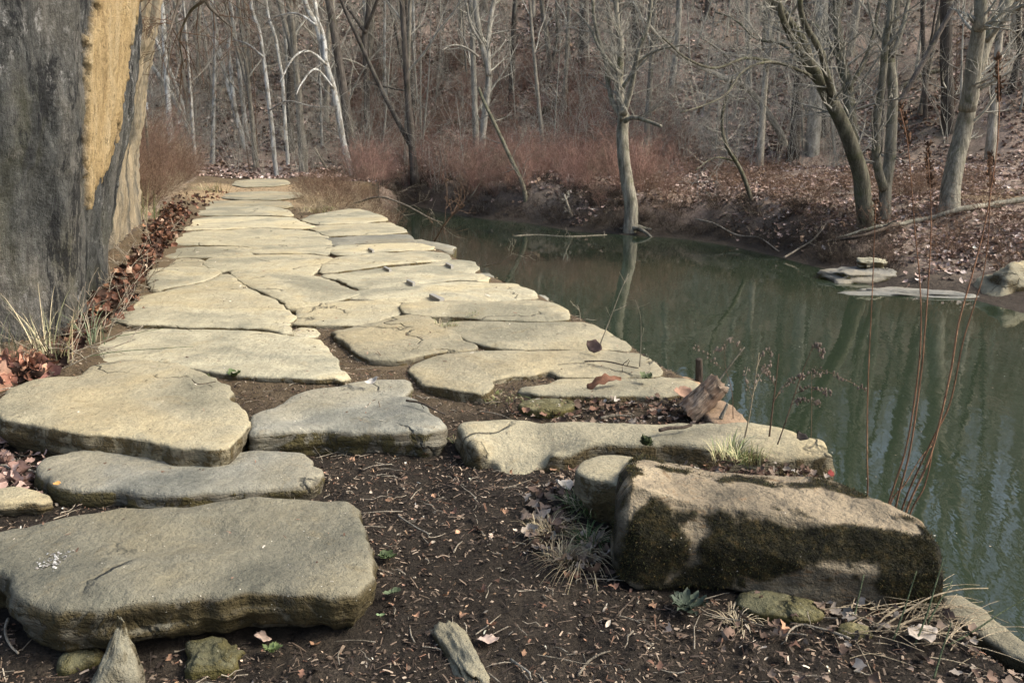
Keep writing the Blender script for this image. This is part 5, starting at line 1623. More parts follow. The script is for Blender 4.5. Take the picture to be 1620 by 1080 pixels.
def scatter3(name, label, arrs, pos, Rm, sc, cols, mat, cat):
    """sc (n,) or (n,3); cols (n,3); one stuff object"""
    rg = np.random.default_rng(len(pos))
    part = rg.integers(0, len(arrs), len(pos))
    sc = np.asarray(sc)
    if sc.ndim == 1: sc = np.repeat(sc[:, None], 3, 1)
    VV, FF, CC, off = [], [], [], 0
    for k, (V, Fq) in enumerate(arrs):
        i = part == k
        if not i.any(): continue
        W3 = np.einsum('nij,nvj->nvi', Rm[i], V[None] * sc[i][:, None, :]) + pos[i][:, None, :]
        m = len(V)
        FF.append((Fq[None] + (np.arange(i.sum()) * m)[:, None, None]).reshape(-1, Fq.shape[1]) + off)
        VV.append(W3.reshape(-1, 3))
        CC.append(np.repeat(cols[i], m, axis=0))
        off += m * i.sum()
    o = mesh_obj(name, np.vstack(VV), None, M[mat], facearr=np.vstack(FF), col=np.vstack(CC))
    tag(o, label, cat, None, 'stuff')
    return o

def pick(rg, n, pal, var=0.25):
    pal = np.array(pal)
    w = pal[:, 3] / pal[:, 3].sum()
    c = pal[rg.choice(len(pal), n, p=w)][:, :3]
    return np.clip(c * np.exp(rg.normal(0, var, (n, 1))), 0, 0.8)

def on_stone(p, pad=0.0):
    m = np.zeros(len(p), bool)
    for b, z, D in stone_polys:
        lo, hi = b[:, :2].min(0) - 0.05, b[:, :2].max(0) + 0.05
        k = np.where((p[:, 0] > lo[0]) & (p[:, 0] < hi[0]) & (p[:, 1] > lo[1]) & (p[:, 1] < hi[1]))[0]
        if len(k):
            m[k] |= inside(p[k], b[:, :2])
    return m

leafs = [leaf_arr(seed=k, curl=c) for k, c in enumerate((0.2, 0.6, -0.3, 0.9))]
bitV = np.array([(-.5, -.5, 0), (0, -.55, .25), (.5, -.4, 0), (-.5, .5, 0.05), (0, .45, .3), (.5, .4, 0.05)])
bitF = np.array([(0, 1, 4, 3), (1, 2, 5, 4)])
rg = np.random.default_rng(3)

# far bank leaves
n0 = 120000
a = rg.uniform(-0.64, 0.66, n0 * 3)
d = np.exp(rg.uniform(math.log(13), math.log(78), n0 * 3))
x, y = np.tan(a) * d, d
p = np.column_stack([x, y])
px = 810 + x / y * F
df = seg_dist(p, far_sh, False); dn = seg_dist(p, near_sh, False)
ok = (~inside(p, river)) & (df < dn) & (df > 0.15)
dens = np.where((px > 900) | (y > 33), 1.0, 0.5) * np.clip(0.65 + 1.3 * fbm(p, 0.5, 4, 70), 0.05, 1) * sstep(0.1, 2.2, df + 0.8 * fbm(p, 0.9, 3, 71))
ok &= rg.random(len(p)) < dens
p = p[ok][:n0]
z = zterrain(p[:, 0], p[:, 1])
pos = np.column_stack([p, z + 0.02])
n = len(p)
lf = leaf_arr(seed=2, curl=0.5, n=4)
bank_pal = [(0.40, 0.30, 0.25, 4), (0.26, 0.185, 0.15, 4), (0.52, 0.44, 0.38, 1.6), (0.15, 0.11, 0.085, 3), (0.30, 0.21, 0.14, 1.2)]
scatter3('leaf_litter', 'pinkish brown fallen leaves carpeting the far bank and hillside', [lf], pos, eulers(rg, n, 0.45), rg.uniform(0.07, 0.14, n) * np.clip(p[:, 1] / 22, 0.9, 2.4), pick(rg, n, bank_pal), 'leaf', 'leaf litter')

# near soil: needles, chips, bits of bark
def soil_pts(n, x0, x1, y0, y1, pw=1.0, stones=False):
    p = np.column_stack([rg.uniform(x0, x1, n), y0 + (y1 - y0) * rg.random(n) ** pw])
    z = zterrain(p[:, 0], p[:, 1])
    ok = (z > -0.42) & (~on_stone(p))
    return np.column_stack([p, z])[ok]
chip_pal = [(0.105, 0.076, 0.053, 6), (0.18, 0.135, 0.094, 3.5), (0.03, 0.023, 0.018, 9), (0.30, 0.235, 0.17, 1.8), (0.42, 0.36, 0.27, 0.3), (0.17, 0.095, 0.06, 1.2)]
q = soil_pts(170000, -3.2, 2.6, 1.35, 7.0, 1.25)
q = q[fbm(q[:, :2], 2.2, 4, 81) + 0.35 * rg.normal(0, 1, len(q)) > -0.5]
n = len(q)
q[:, 2] += rg.random(n) * 0.008
sc = np.column_stack([rg.lognormal(-4.35, 0.55, n), rg.lognormal(-5.65, 0.5, n), rg.lognormal(-5.6, 0.4, n)])
scatter3('wood_chip_litter', 'dark soil litter of needles, bark chips and husks between the slabs', [(bitV, bitF)], q, eulers(rg, n, 0.3), sc, pick(rg, n, chip_pal, 0.35), 'chip', 'litter')
q = soil_pts(1500, -3.2, 2.6, 1.35, 6.5, 1.1)
n = len(q)
q[:, 2] += 0.006
sc = np.column_stack([rg.lognormal(-4.3, 0.35, n), rg.lognormal(-5.0, 0.35, n), rg.lognormal(-4.9, 0.3, n)])
scatter3('pale_litter', 'pale husks, seeds and small pebbles dotted over the dark soil', [leaf_arr(0.0, 0.7, 5, 0.5, 0.3, 4)], q, eulers(rg, n, 0.5), sc, pick(rg, n, [(0.55, 0.46, 0.34, 3), (0.45, 0.28, 0.2, 2), (0.6, 0.58, 0.5, 1), (0.33, 0.22, 0.13, 3)], 0.25), 'chip', 'litter')
# small twigs in the soil
tb = TB()
rt = random.Random(8)
q = soil_pts(1500, -3.0, 2.5, 1.4, 6.8, 1.2)
for v in q[:880]:
    a = rt.random() * 6.28
    L = rt.uniform(0.02, 0.09) if rt.random() < 0.75 else rt.uniform(0.08, 0.2)
    pts = [v + np.array([math.cos(a) * L * t + rt.gauss(0, 0.004), math.sin(a) * L * t + rt.gauss(0, 0.004), 0.006 + rt.random() * 0.012]) for t in (0, .33, .66, 1)]
    tb.tube(pts, np.linspace(rt.uniform(0.0016, 0.0035), 0.001, 4), 4, cap=False)
V, Fq = tb.arrays()
tag(mesh_obj('twig_litter', V, None, M['wood_dead'], facearr=Fq), 'small pale twigs strewn over the soil between the slabs', 'twigs', None, 'stuff')
# debris in the joints of the far half of the walkway and beside it
q = soil_pts(34000, -9.5, 2.0, 6.5, 25.0, 1.2)
n = len(q)
q[:, 2] += rg.random(n) * 0.012
sc = np.column_stack([rg.lognormal(-3.7, 0.5, n), rg.lognormal(-4.9, 0.45, n), rg.lognormal(-4.6, 0.4, n)])
scatter3('joint_litter', 'brown grit and needles filling the joints of the distant slabs', [(bitV, bitF)], q, eulers(rg, n, 0.35), sc, pick(rg, n, [(0.14, 0.09, 0.06, 4), (0.28, 0.2, 0.13, 3), (0.07, 0.045, 0.03, 3), (0.42, 0.34, 0.22, 1.4)], 0.3), 'chip', 'litter')
# dead leaves around the boulder, by the stump and in the lower left
def patch(label, cen, rad, n, size, pal, tilt=0.45, arr=None, lift=0.012, name='dead_leaves', stones=False, zfun=None, flat=1.0):
    th = rg.random(n) * 6.283
    r_ = np.sqrt(rg.random(n))
    c = np.array(cen[:2])
    p = c + np.column_stack([np.cos(th) * r_ * rad[0], np.sin(th) * r_ * rad[1]])
    z = zterrain(p[:, 0], p[:, 1])
    ok = z > -0.5
    if not stones: ok &= ~on_stone(p)
    p, z = p[ok], z[ok]
    m = len(p)
    if not m: return None
    if zfun is not None: z = np.maximum(z, zfun(p))
    pos = np.column_stack([p, z + lift * (0.5 + 2 * rg.random(m))])
    return scatter3(name, label, arr or leafs, pos, eulers(rg, m, tilt), rg.uniform(size[0], size[1], m), pick(rg, m, pal, 0.25), 'leaf', 'dead leaves')
leaf_pal = [(0.12, 0.058, 0.038, 4), (0.17, 0.09, 0.058, 3), (0.045, 0.027, 0.02, 7), (0.30, 0.22, 0.16, 1.2), (0.22, 0.115, 0.065, 1.0)]
grey_pal = [(0.27, 0.23, 0.185, 3), (0.2, 0.15, 0.11, 4), (0.11, 0.075, 0.055, 5), (0.36, 0.33, 0.28, 0.5)]
patch('brown leaves and twigs caught on the slabs around the wood stump', at(1040, 643, -0.03), (0.75, 0.20), 300, (0.02, 0.055), grey_pal + [(0.13, 0.075, 0.05, 9)])
patch('pale dead leaves among the grass left of the boulder', at(925, 830, -0.14), (0.24, 0.42), 170, (0.03, 0.07), grey_pal)
patch('dead leaves drifted on the boulder back edge by the dry grass', at(1195, 722, -0.02), (0.34, 0.10), 170, (0.015, 0.045), grey_pal + [(0.13, 0.08, 0.055, 9)], stones=True, lift=0.03)
patch('leaf scraps and husks at the lower right corner', at(1440, 1020, -0.14), (0.6, 0.32), 150, (0.015, 0.05), grey_pal)
patch('dark dead leaves at the left edge between the slabs', at(20, 735, -0.1), (0.36, 0.5), 260, (0.03, 0.08), [(0.16, 0.1, 0.08, 3), (0.3, 0.2, 0.16, 2), (0.42, 0.3, 0.25, 1)])
patch('scattered leaf scraps over the dark soil', at(760, 860, -0.14), (1.3, 1.2), 130, (0.02, 0.045), [(0.3, 0.18, 0.11, 3), (0.16, 0.09, 0.06, 3), (0.5, 0.38, 0.28, 1)])
# the drift of leaves along the cliff foot
def along(pts, n, wid, hgt, size, label, pal):
    pts = np.array(pts)
    seg = np.linalg.norm(np.diff(pts, axis=0), axis=1)
    cum = np.concatenate([[0], np.cumsum(seg)])
    t = rg.random(n) * cum[-1]
    c = np.column_stack([np.interp(t, cum, pts[:, i]) for i in range(2)])
    tn = np.column_stack([np.interp(t + 0.1, cum, pts[:, i]) - np.interp(t - 0.1, cum, pts[:, i]) for i in range(2)])
    tn /= np.maximum(np.linalg.norm(tn, axis=1, keepdims=True), 1e-6)
    o_ = rg.normal(0, 0.5, n)
    kp = fbm(c, 2.6, 3, 57) + 0.25 * rg.normal(0, 1, n) > -0.18
    c, tn, o_ = c[kp], tn[kp], o_[kp]; n = len(c)
    o_ *= np.clip(0.75 + 0.9 * fbm(c, 1.8, 3, 33), 0.25, 1.5)
    p = c + np.column_stack([tn[:, 1], -tn[:, 0]]) * (o_ * wid)[:, None]
    z = zterrain(p[:, 0], p[:, 1]) + hgt * np.exp(-o_ ** 2 * 1.5) * rg.random(n) * np.clip(0.6 + fbm(c, 1.5, 3, 61), 0.2, 1.3)
    pos = np.column_stack([p, z + 0.01])
    return scatter3('leaf_pile', label, leafs, pos, eulers(rg, n, 0.75), rg.uniform(size[0], size[1], n), pick(rg, n, pal, 0.28), 'leaf', 'leaf pile')
along([at(30, 600, 0)[:2], at(110, 560, 0)[:2], at(165, 500, 0)[:2], at(200, 460, 0)[:2], at(236, 412, 0)[:2], at(262, 370, 0)[:2], at(284, 342, 0)[:2]], 2600, 0.21, 0.17, (0.045, 0.10), 'drift of russet and brown oak leaves along the foot of the cliff', leaf_pal)
along([at(-80, 590, 0)[:2], at(20, 595, 0)[:2], at(60, 585, 0)[:2]], 260, 0.2, 0.1, (0.08, 0.15), 'pinkish dead leaves at the left edge before the cliff', [(0.5, 0.3, 0.2, 3), (0.3, 0.15, 0.1, 3), (0.2, 0.1, 0.08, 2)])
along([at(250, 372, 0)[:2], at(275, 345, 0)[:2], at(320, 318, 0)[:2], at(345, 305, 0)[:2]], 150, 0.5, 0.1, (0.05, 0.10), 'brown leaves under the thicket at the left side of the path', leaf_pal)
# light dusting on the stones
m = []
for b, z, D in stone_polys[:34]:
    k = 26 if D < 6 else 12
    lo, hi = b[:, :2].min(0), b[:, :2].max(0)
    p = rg.uniform(lo, hi, (k * 3, 2))
    p = p[inside(p, b[:, :2])]
    if len(p) == 0: continue
    p = p[seg_dist(p, b) > 0.035][:k]
    m.append(np.column_stack([p, np.full(len(p), z + 0.010)]))
m = np.vstack(m); n = len(m)
sc = np.column_stack([rg.lognormal(-4.4, 0.5, n), rg.lognormal(-5.5, 0.5, n), rg.lognormal(-5.3, 0.4, n)]) * np.clip(m[:, 1:2] / 4, 1, 2.0)
scatter3('stone_debris', 'tiny husks and bark flakes lying on top of the slabs', [(bitV, bitF)], m, eulers(rg, n, 0.2), sc, pick(rg, n, [(0.10, 0.06, 0.04, 4), (0.55, 0.5, 0.4, 2), (0.25, 0.15, 0.1, 2)], 0.2), 'chip', 'litter')

# ================================================================== PLANTS
def blades(rn, p, n, L, spread, w, droop, base=0.04):
    VV, FF, off = [], [], 0
    for k in range(n):
        a = rn.random() * 6.283
        l = L * rn.uniform(0.5, 1.15)
        out = spread * rn.uniform(0.2, 1.1)
        b = np.array([math.cos(a + 1) * base * rn.random(), math.sin(a + 1) * base * rn.random(), -0.01])
        d = np.array([math.cos(a), math.sin(a), 0])
        sd = np.array([-d[1], d[0], 0])
        m = 6
        for i in range(m):
            t = i / (m - 1)
            c = b + d * out * l * t ** 1.2 + np.array([0, 0, l * (t - droop * t * t * (0.6 + 0.8 * out))])
            ww = w * (1 - t ** 1.5) * 0.5 + 0.0004
            VV.append(c + sd * ww); VV.append(c - sd * ww)
        for i in range(m - 1):
            FF.append((off + 2 * i, off + 2 * i + 1, off + 2 * i + 3, off + 2 * i + 2))
        off += 2 * m
    return np.array(VV) + np.asarray(p), np.array(FF)

def tuft(label, p, n, L, spread=0.6, w=0.003, droop=0.45, col=(0.10, 0.16, 0.05), col2=(0.38, 0.32, 0.19), frac=0.3, base=0.04, seed=1, name='grass_tuft', cat='grass tuft', group=None):
    rn = random.Random(seed)
    p = np.array(p, float)
    V, Fq = blades(rn, p, n, L, spread, w, droop, base)
    c = np.zeros((n, 3))
    rr = np.random.default_rng(seed)
    for k in range(n):
        c[k] = np.array(col2 if rr.random() < frac else col) * rr.uniform(0.6, 1.4)
    o = mesh_obj(name, V, None, M['green_leaf'], facearr=Fq, col=np.repeat(c, 12, axis=0), loc=p)
    tag(o, label, cat, group)
    return o
G1, DRY = (0.10, 0.14, 0.05), (0.42, 0.35, 0.22)
tuft('green grass tuft with straw just left of the boulder lobe', gp(925, 805), 150, 0.17, 0.9, 0.003, 0.6, G1, DRY, 0.45, 0.07, 1)
tuft('dark green grass tuft drooping beside the lower left of the boulder', gp(935, 868), 130, 0.17, 0.8, 0.003, 0.6, (0.06, 0.095, 0.035), DRY, 0.2, 0.035, 2)
tuft('straw coloured grass clump below the dark green tuft', gp(900, 890), 170, 0.18, 1.0, 0.0025, 0.8, (0.36, 0.3, 0.18), (0.2, 0.15, 0.09), 0.4, 0.08, 3)
tuft('matted straw grass left of the green tuft', gp(875, 845), 150, 0.18, 1.2, 0.0025, 0.85, (0.4, 0.33, 0.2), (0.22, 0.17, 0.1), 0.4, 0.09, 4)
tuft('bright green tuft between the boulder and pale leaves', gp(962, 788), 50, 0.08, 0.9, 0.003, 0.5, (0.13, 0.18, 0.055), DRY, 0.2, 0.04, 5)
tuft('dry pale grass growing on the boulder back edge', at(1172, 722, 0.03), 200, 0.13, 0.8, 0.0025, 0.5, (0.42, 0.38, 0.2), (0.2, 0.26, 0.1), 0.3, 0.12, 6)
tuft('small dry tuft at the left nose of the long pale slab', gp(728, 700), 60, 0.10, 0.8, 0.0025, 0.6, (0.33, 0.27, 0.15), (0.16, 0.2, 0.08), 0.3, 0.04, 7)
tuft('tiny green tuft in the joint near the middle of the walkway', at(705, 515, 0.0), 50, 0.10, 0.9, 0.004, 0.6, (0.2, 0.24, 0.09), DRY, 0.4, 0.08, 8)
tuft('tiny grass tuft by the dark hole in the golden edged slab', at(750, 501, 0.0), 40, 0.09, 0.9, 0.004, 0.6, (0.2, 0.24, 0.09), DRY, 0.3, 0.07, 9)
tuft('sparse green grass beside the small mossy stone', gp(790, 630), 70, 0.09, 1.0, 0.003, 0.7, (0.2, 0.24, 0.08), DRY, 0.4, 0.12, 10)
tuft('grass in the joint beneath the wide cream slab', gp(340, 594), 60, 0.07, 0.9, 0.0035, 0.6, (0.16, 0.2, 0.07), DRY, 0.35, 0.12, 11)
tuft('long thin grass blades arching at the cliff corner', gp(85, 575), 46, 0.55, 0.6, 0.005, 0.35, (0.22, 0.22, 0.12), (0.42, 0.36, 0.23), 0.5, 0.10, 12)
tuft('long dry blades at the left edge under the grey cliff', gp(15, 580), 34, 0.50, 0.6, 0.005, 0.4, (0.14, 0.15, 0.09), (0.36, 0.3, 0.2), 0.5, 0.10, 13)
tuft('green grey blades leaning over the leaves onto the slab', gp(150, 545), 30, 0.42, 0.8, 0.005, 0.5, (0.15, 0.19, 0.11), (0.34, 0.3, 0.2), 0.3, 0.08, 14)
tuft('green grass at the base of the tan pillar', gp(215, 350), 60, 0.75, 0.6, 0.008, 0.35, (0.13, 0.16, 0.07), (0.34, 0.3, 0.18), 0.4, 0.3, 15)
tuft('dry grass mound where the far slabs meet the brush', at(500, 335, 0.0), 110, 0.35, 1.0, 0.008, 0.7, (0.38, 0.31, 0.19), (0.2, 0.24, 0.08), 0.15, 0.3, 16)
tuft('dry grass clump on the sandy path edge beyond the walkway', at(520, 318, 0.0), 110, 0.5, 1.0, 0.010, 0.7, (0.40, 0.32, 0.19), (0.24, 0.18, 0.1), 0.4, 0.5, 17)
tuft('straw clump left of the sandy path end', at(335, 305, 0.0), 90, 0.55, 0.9, 0.010, 0.6, (0.36, 0.3, 0.18), (0.15, 0.17, 0.07), 0.4, 0.4, 18)
tuft('green and dry grass at the left walkway edge under the thicket', at(255, 345, 0.0), 90, 0.5, 0.9, 0.008, 0.6, (0.18, 0.18, 0.08), DRY, 0.5, 0.35, 19)
tuft('thin straw under the boulder foot at its right', gp(1170, 985), 60, 0.12, 1.1, 0.0025, 0.8, (0.45, 0.38, 0.25), (0.2, 0.16, 0.1), 0.3, 0.05, 20)

def rosette(label, p, n, L, w, col, seed, up=0.6, name='leafy_plant', cat='plant'):
    rg_ = np.random.default_rng(seed)
    V0, F0 = leaf_arr(0.0, 0.25, 8, w, 0.25, seed)
    V0 = V0 + np.array([0.5, 0, 0])
    VV, FF, CC = [], [], []
    for k in range(n):
        a = k * 2.399 + rg_.normal(0, 0.2)
        el = up * rg_.uniform(0.3, 1.2)
        l = L * rg_.uniform(0.6, 1.1)
        V = V0 * l
        ce, se = math.cos(el), math.sin(el)
        V = np.column_stack([V[:, 0] * ce - V[:, 2] * se, V[:, 1], V[:, 0] * se + V[:, 2] * ce])
        V = np.column_stack([V[:, 0] * math.cos(a) - V[:, 1] * math.sin(a), V[:, 0] * math.sin(a) + V[:, 1] * math.cos(a), V[:, 2]])
        V += np.array([rg_.normal(0, L * 0.12), rg_.normal(0, L * 0.12), 0.004])
        FF.append(F0 + len(V0) * k)
        VV.append(V)
        CC.append(np.repeat([np.array(col) * rg_.uniform(0.7, 1.4)], len(V0), 0))
    p = np.array(p, float)
    o = mesh_obj(name, np.vstack(VV) + p, None, M['green_leaf'], facearr=np.vstack(FF), col=np.vstack(CC), loc=p)
    tag(o, label, cat)
    return o
rosette('broad grey green leafy rosette at the foot of the boulder', gp(1088, 968, 0.01), 15, 0.07, 0.2, (0.038, 0.050, 0.034), 1, 0.4)
rosette('small dark green leafy plant with reddish tops behind the boulder lobe', at(1022, 706, -0.02), 30, 0.045, 0.35, (0.05, 0.065, 0.028), 2, 0.9)
rosette('small fresh green plant under the middle of the big slab front', gp(432, 1042, 0.02), 12, 0.035, 0.28, (0.10, 0.135, 0.05), 3, 0.6)
rosette('green ivy like sprig at the right side of the big slab', gp(612, 890, 0.015), 8, 0.035, 0.4, (0.06, 0.085, 0.035), 4, 0.4)
rosette('single round green leaf plant below the ivy like sprig', gp(620, 948, 0.015), 4, 0.035, 0.5, (0.10, 0.13, 0.07), 5, 0.3)
rosette('tiny pale seedling at the lower right of the big slab', gp(602, 982, 0.01), 5, 0.02, 0.4, (0.2, 0.28, 0.14), 6, 0.4)
rosette('bright green small plant in the joint under the wide cream slab', gp(372, 600, 0.01), 12, 0.055, 0.4, (0.075, 0.11, 0.04), 7, 0.6)
rosette('green sprig beside the reddish orange flat stone', at(1022, 600, 0.0), 9, 0.045, 0.4, (0.09, 0.11, 0.05), 8, 0.6)

def one_leaf(label, p, L, col, rx=0.0, ry=0.0, rz=0.0, curl=0.6, lob=0.45, seed=1, w=0.34, name='dead_leaf'):
    V, Fq = leaf_arr(lob, curl, 9, w, 0.2, seed)
    o = mesh_obj(name, V * L, None, M['leaf'], facearr=Fq, col=np.repeat([col], len(V), 0), smooth=True)
    o.location = tuple(p); o.rotation_euler = (rx, ry, rz)
    tag(o, label, 'leaf')
    sm = o.modifiers.new('subsurf', 'SUBSURF'); sm.levels = 1; sm.render_levels = 1
    so_ = o.modifiers.new('solid', 'SOLIDIFY'); so_.thickness = 0.0008
    return o
one_leaf('large curled russet oak leaf standing on the worn tan slab', at(957, 600, 0.03), 0.2, (0.15, 0.075, 0.045), 0.75, -0.15, 0.3, -0.45, 0.6, 3, 0.22)
one_leaf('dark brown leaf leaning at the base of the tall bare twig', at(942, 549, 0.035), 0.13, (0.12, 0.08, 0.065), 0.9, 0.3, -0.9, 0.4, 0.2, 4)
one_leaf('small grey leaf casting a shadow on the tan stone by the soil gap', at(588, 605, 0.02), 0.075, (0.45, 0.42, 0.36), 0.3, -0.3, 0.2, 0.7, 0.1, 5)
one_leaf('dark red leaf at the right end of the long pale slab', at(1312, 748, -0.02), 0.042, (0.16, 0.03, 0.025), 1.2, 0.3, 0.6, 0.3, 0.1, 6)
one_leaf('black curled leaf on the slab end beneath the dry weeds', at(1262, 688, 0.03), 0.07, (0.03, 0.025, 0.022), 1.1, 0.6, 0.3, 1.0, 0.3, 7)
one_leaf('pale grey leaf lying in the litter at the lower right', gp(1452, 1016, 0.02), 0.11, (0.36, 0.31, 0.25), 0.15, 0.1, 0.5, 0.3, 0.45, 8, 0.45)
one_leaf('torn pinkish leaf beside the fresh green plant', gp(415, 1022, 0.02), 0.07, (0.38, 0.29, 0.23), 0.4, 0.1, 1.9, 0.3, 0.5, 9, 0.45)
one_leaf('pale pinkish leaf on the soil at bottom centre', gp(770, 1022, 0.015), 0.07, (0.36, 0.28, 0.23), 0.1, 0.1, 0.3, 0.2, 0.5, 10, 0.4)
one_leaf('whitish crumpled leaf above the green tuft by the boulder', gp(888, 782, 0.03), 0.08, (0.42, 0.39, 0.33), 0.4, 0.2, 0.8, 0.8, 0.3, 11, 0.5)
one_leaf('grey white crumpled leaf next to the boulder lobe', gp(955, 770, 0.03), 0.075, (0.40, 0.38, 0.33), 0.5, 0.4, 2.2, 0.8, 0.3, 12, 0.5)
one_leaf('small orange leaf on the left end of the long grey slab', at(90, 766, -0.04), 0.028, (0.5, 0.27, 0.09), 0.1, 0, 0.3, 0.4, 0.1, 13, 0.5)
one_leaf('orange brown leaf glowing beside the tilted wood stump', at(1076, 622, 0.0), 0.10, (0.30, 0.19, 0.13), 0.6, 0.1, 0.3, 0.6, 0.3, 14, 0.45)
one_leaf('dusky pink leaf at the left edge beside the big tan slab', gp(12, 708, 0.03), 0.12, (0.38, 0.26, 0.22), 0.3, 0.1, 0.6, 0.3, 0.3, 15, 0.42)

# wood stump pieces
n = NT('fibrous_old_wood', 0.9, 0.15)
g = n.noise(n.pos((1, 1, 0.08), obj=True), 70, 5, 0.75, 0.3)
c = n.ramp(g, [(0.35, (0.06, 0.045, 0.032)), (0.5, (0.20, 0.155, 0.115)), (0.68, (0.36, 0.29, 0.22))])
c = n.mix(n.ramp(n.noise(n.pos(obj=True), 12, 4, 0.7), [(0.45, 0.0), (0.6, 0.7)]), c, (0.16, 0.10, 0.065))
n.color(c)
n.bump([(g, 1.0)], 0.012)
M['stumpwood'] = n.m
def wood_chunk(label, a, b, r0, r1, seed, mat='wood_dead', name='wood_stump', cat='stump'):
    a, b = np.array(a), np.array(b)
    n_, sides = 26, 30
    t = np.linspace(0, 1, n_)
    pts = a + (b - a) * t[:, None] + 0.05 * r0 * fbm(np.column_stack([t * 3, t, t]), 2, 3, seed)[:, None]
    tb = TB()
    def fl(i, ang):
        P3 = np.stack(np.meshgrid(i * 0.06, np.cos(ang) * 1.8, indexing='ij') + [np.broadcast_to(np.sin(ang) * 1.8, (len(i), len(ang)))], -1)
        return 1 + 0.28 * fbm(P3.reshape(-1, 3), 1, 3, seed).reshape(len(i), len(ang)) + 0.10 * fbm(P3.reshape(-1, 3) * np.array([0.2, 4, 4]), 1, 3, seed + 4).reshape(len(i), len(ang))
    tb.tube(pts, np.linspace(r0, r1, n_), sides, flare=fl)
    V, Fq = tb.arrays()
    ax = (b - a) / np.linalg.norm(b - a)
    s_ = (V - a) @ ax / np.linalg.norm(b - a)
    V = V + ax * (0.5 * r0 * fbm(V * 40, 1, 3, seed + 9) * (np.abs(s_ - 0.5) > 0.42))[:, None]
    faces = [f[:3] if f[0] == f[3] else f for f in Fq.tolist()]
    rot = Vector(ax).to_track_quat('Z', 'Y')
    Rr = np.array(rot.to_matrix())
    o = mesh_obj(name, (V - a) @ Rr, faces, M[mat])
    o.location = tuple(a); o.rotation_euler = rot.to_euler()
    tag(o, label, cat)
    return o
sp = at(1095, 655, -0.06)
wood_chunk('tilted grey brown wood stump chunk at the walkway edge', sp + [-0.02, 0, 0.0], sp + [0.135, 0.02, 0.16], 0.070, 0.058, 3, 'stumpwood')
sp = at(1112, 607, -0.05)
wood_chunk('small dark splintered stub just behind the tilted stump', sp + [-0.01, 0.05, -0.02], sp + [-0.018, 0.05, 0.13], 0.022, 0.018, 5, 'wood_dark')
sp = at(1140, 662, -0.03)
wood_chunk('little broken twig stub to the right of the tilted stump', sp + [0, 0, 0.0], sp + [0.03, 0, 0.075], 0.010, 0.006, 7, 'bark')

# sticks lying about
def gstick(label, pxs, r0, r1, mat='wood_dead', kids=0, kl=0.06, seed=1, up=0.012, group=None, name='stick', cat='stick', z=None):
    pts = [(gp(q[0], q[1], up if len(q) < 3 else q[2]) if z is None else at(q[0], q[1], z + (q[2] if len(q) > 2 else 0))) for q in pxs]
    tb = TB()
    n_ = max(12, 5 * len(pts))
    path = smooth_path(pts, n_)
    path = path + 0.003 * np.stack([fbm(path, 12, 2, seed), fbm(path, 12, 2, seed + 1), fbm(path, 12, 2, seed + 2)], -1)
    tb.tube(path, np.linspace(r0, r1, n_), 7)
    if kids: limb_twigs(tb, path, None, random.Random(seed), kids, kl, r1 * 0.8, 0.2, 0, 0.0, 2)
    c = path.mean(0)
    o = tb.build(name, M[mat], None, loc=(c[0], c[1], path[:, 2].min()))
    tag(o, label, cat, group)
    return o
gstick('dark grey stick from the left edge to the long grey slab', [(-20, 735), (25, 745), (60, 752), (78, 766)], 0.008, 0.005, 'bark_pale', 4, 0.08, 1)
gstick('pale curved stick at the lower left corner', [(14, 985), (10, 1005), (18, 1028), (30, 1042)], 0.005, 0.003, 'wood_dead', 0, 0, 2)
gstick('short whitish stick at the left edge above the big slab', [(-6, 822), (12, 814), (24, 808)], 0.009, 0.006, 'wood_dead', 0, 0, 3)
gstick('forked pale twig on the soil below the rough grey slab', [(600, 720), (570, 712), (530, 720), (500, 730)], 0.003, 0.002, 'wood_dead', 6, 0.08, 4)
gstick('thin root hanging over the front of the rough grey slab', [(600, 665, 0.1), (606, 680, 0.06), (604, 690, 0.01), (625, 708)], 0.003, 0.002, 'wood_dead', 2, 0.05, 5)
gstick('pale root curling down left part of the rough grey slab', [(588, 668, 0.1), (568, 678, 0.06), (562, 700, 0.01)], 0.003, 0.002, 'wood_dead', 1, 0.05, 6)
gstick('knobbly dark stick lying on the long pale slab', [(1044, 681, 0.012), (1060, 677, 0.014), (1080, 676, 0.014), (1094, 672, 0.012)], 0.009, 0.007, 'wood_dark', 0, 0, 7, z=0.0)
gstick('pale stick in the litter behind the long pale slab', [(950, 661, 0.012), (975, 657, 0.014), (1000, 658, 0.012)], 0.008, 0.005, 'wood_dead', 0, 0, 8, z=-0.04)
gstick('small forked twig on the big tan slab', [(304, 600, 0.03), (313, 607, 0.035), (330, 605, 0.03), (342, 603, 0.03)], 0.003, 0.002, 'wood_dark', 1, 0.04, 9, z=0.01)
gstick('dark twig at the back edge of the worn tan slab', [(925, 572, 0.02), (955, 571, 0.03), (985, 577, 0.025), (1010, 582, 0.015)], 0.005, 0.003, 'wood_dark', 3, 0.08, 10, z=0.0)
gstick('dark stick at the right end of the rough grey slab', [(643, 633, 0.04), (665, 637, 0.04), (690, 649, 0.03), (705, 656, 0.02)], 0.006, 0.004, 'wood_dark', 2, 0.06, 11, z=-0.02)
gstick('crooked dark twig before the point of the wide tan slab', [(660, 608), (700, 610), (740, 608), (765, 613)], 0.005, 0.003, 'wood_dark', 2, 0.08, 12)
gstick('pale branching twig on the soil right of the boulder foot', [(1345, 1018), (1305, 1004), (1270, 996), (1250, 1004), (1243, 1022)], 0.004, 0.0025, 'wood_dead', 7, 0.08, 13)
gstick('pale twig at the bottom edge near the centre right', [(915, 1075), (930, 1055), (950, 1042), (966, 1036)], 0.004, 0.0025, 'wood_dead', 1, 0.03, 14)
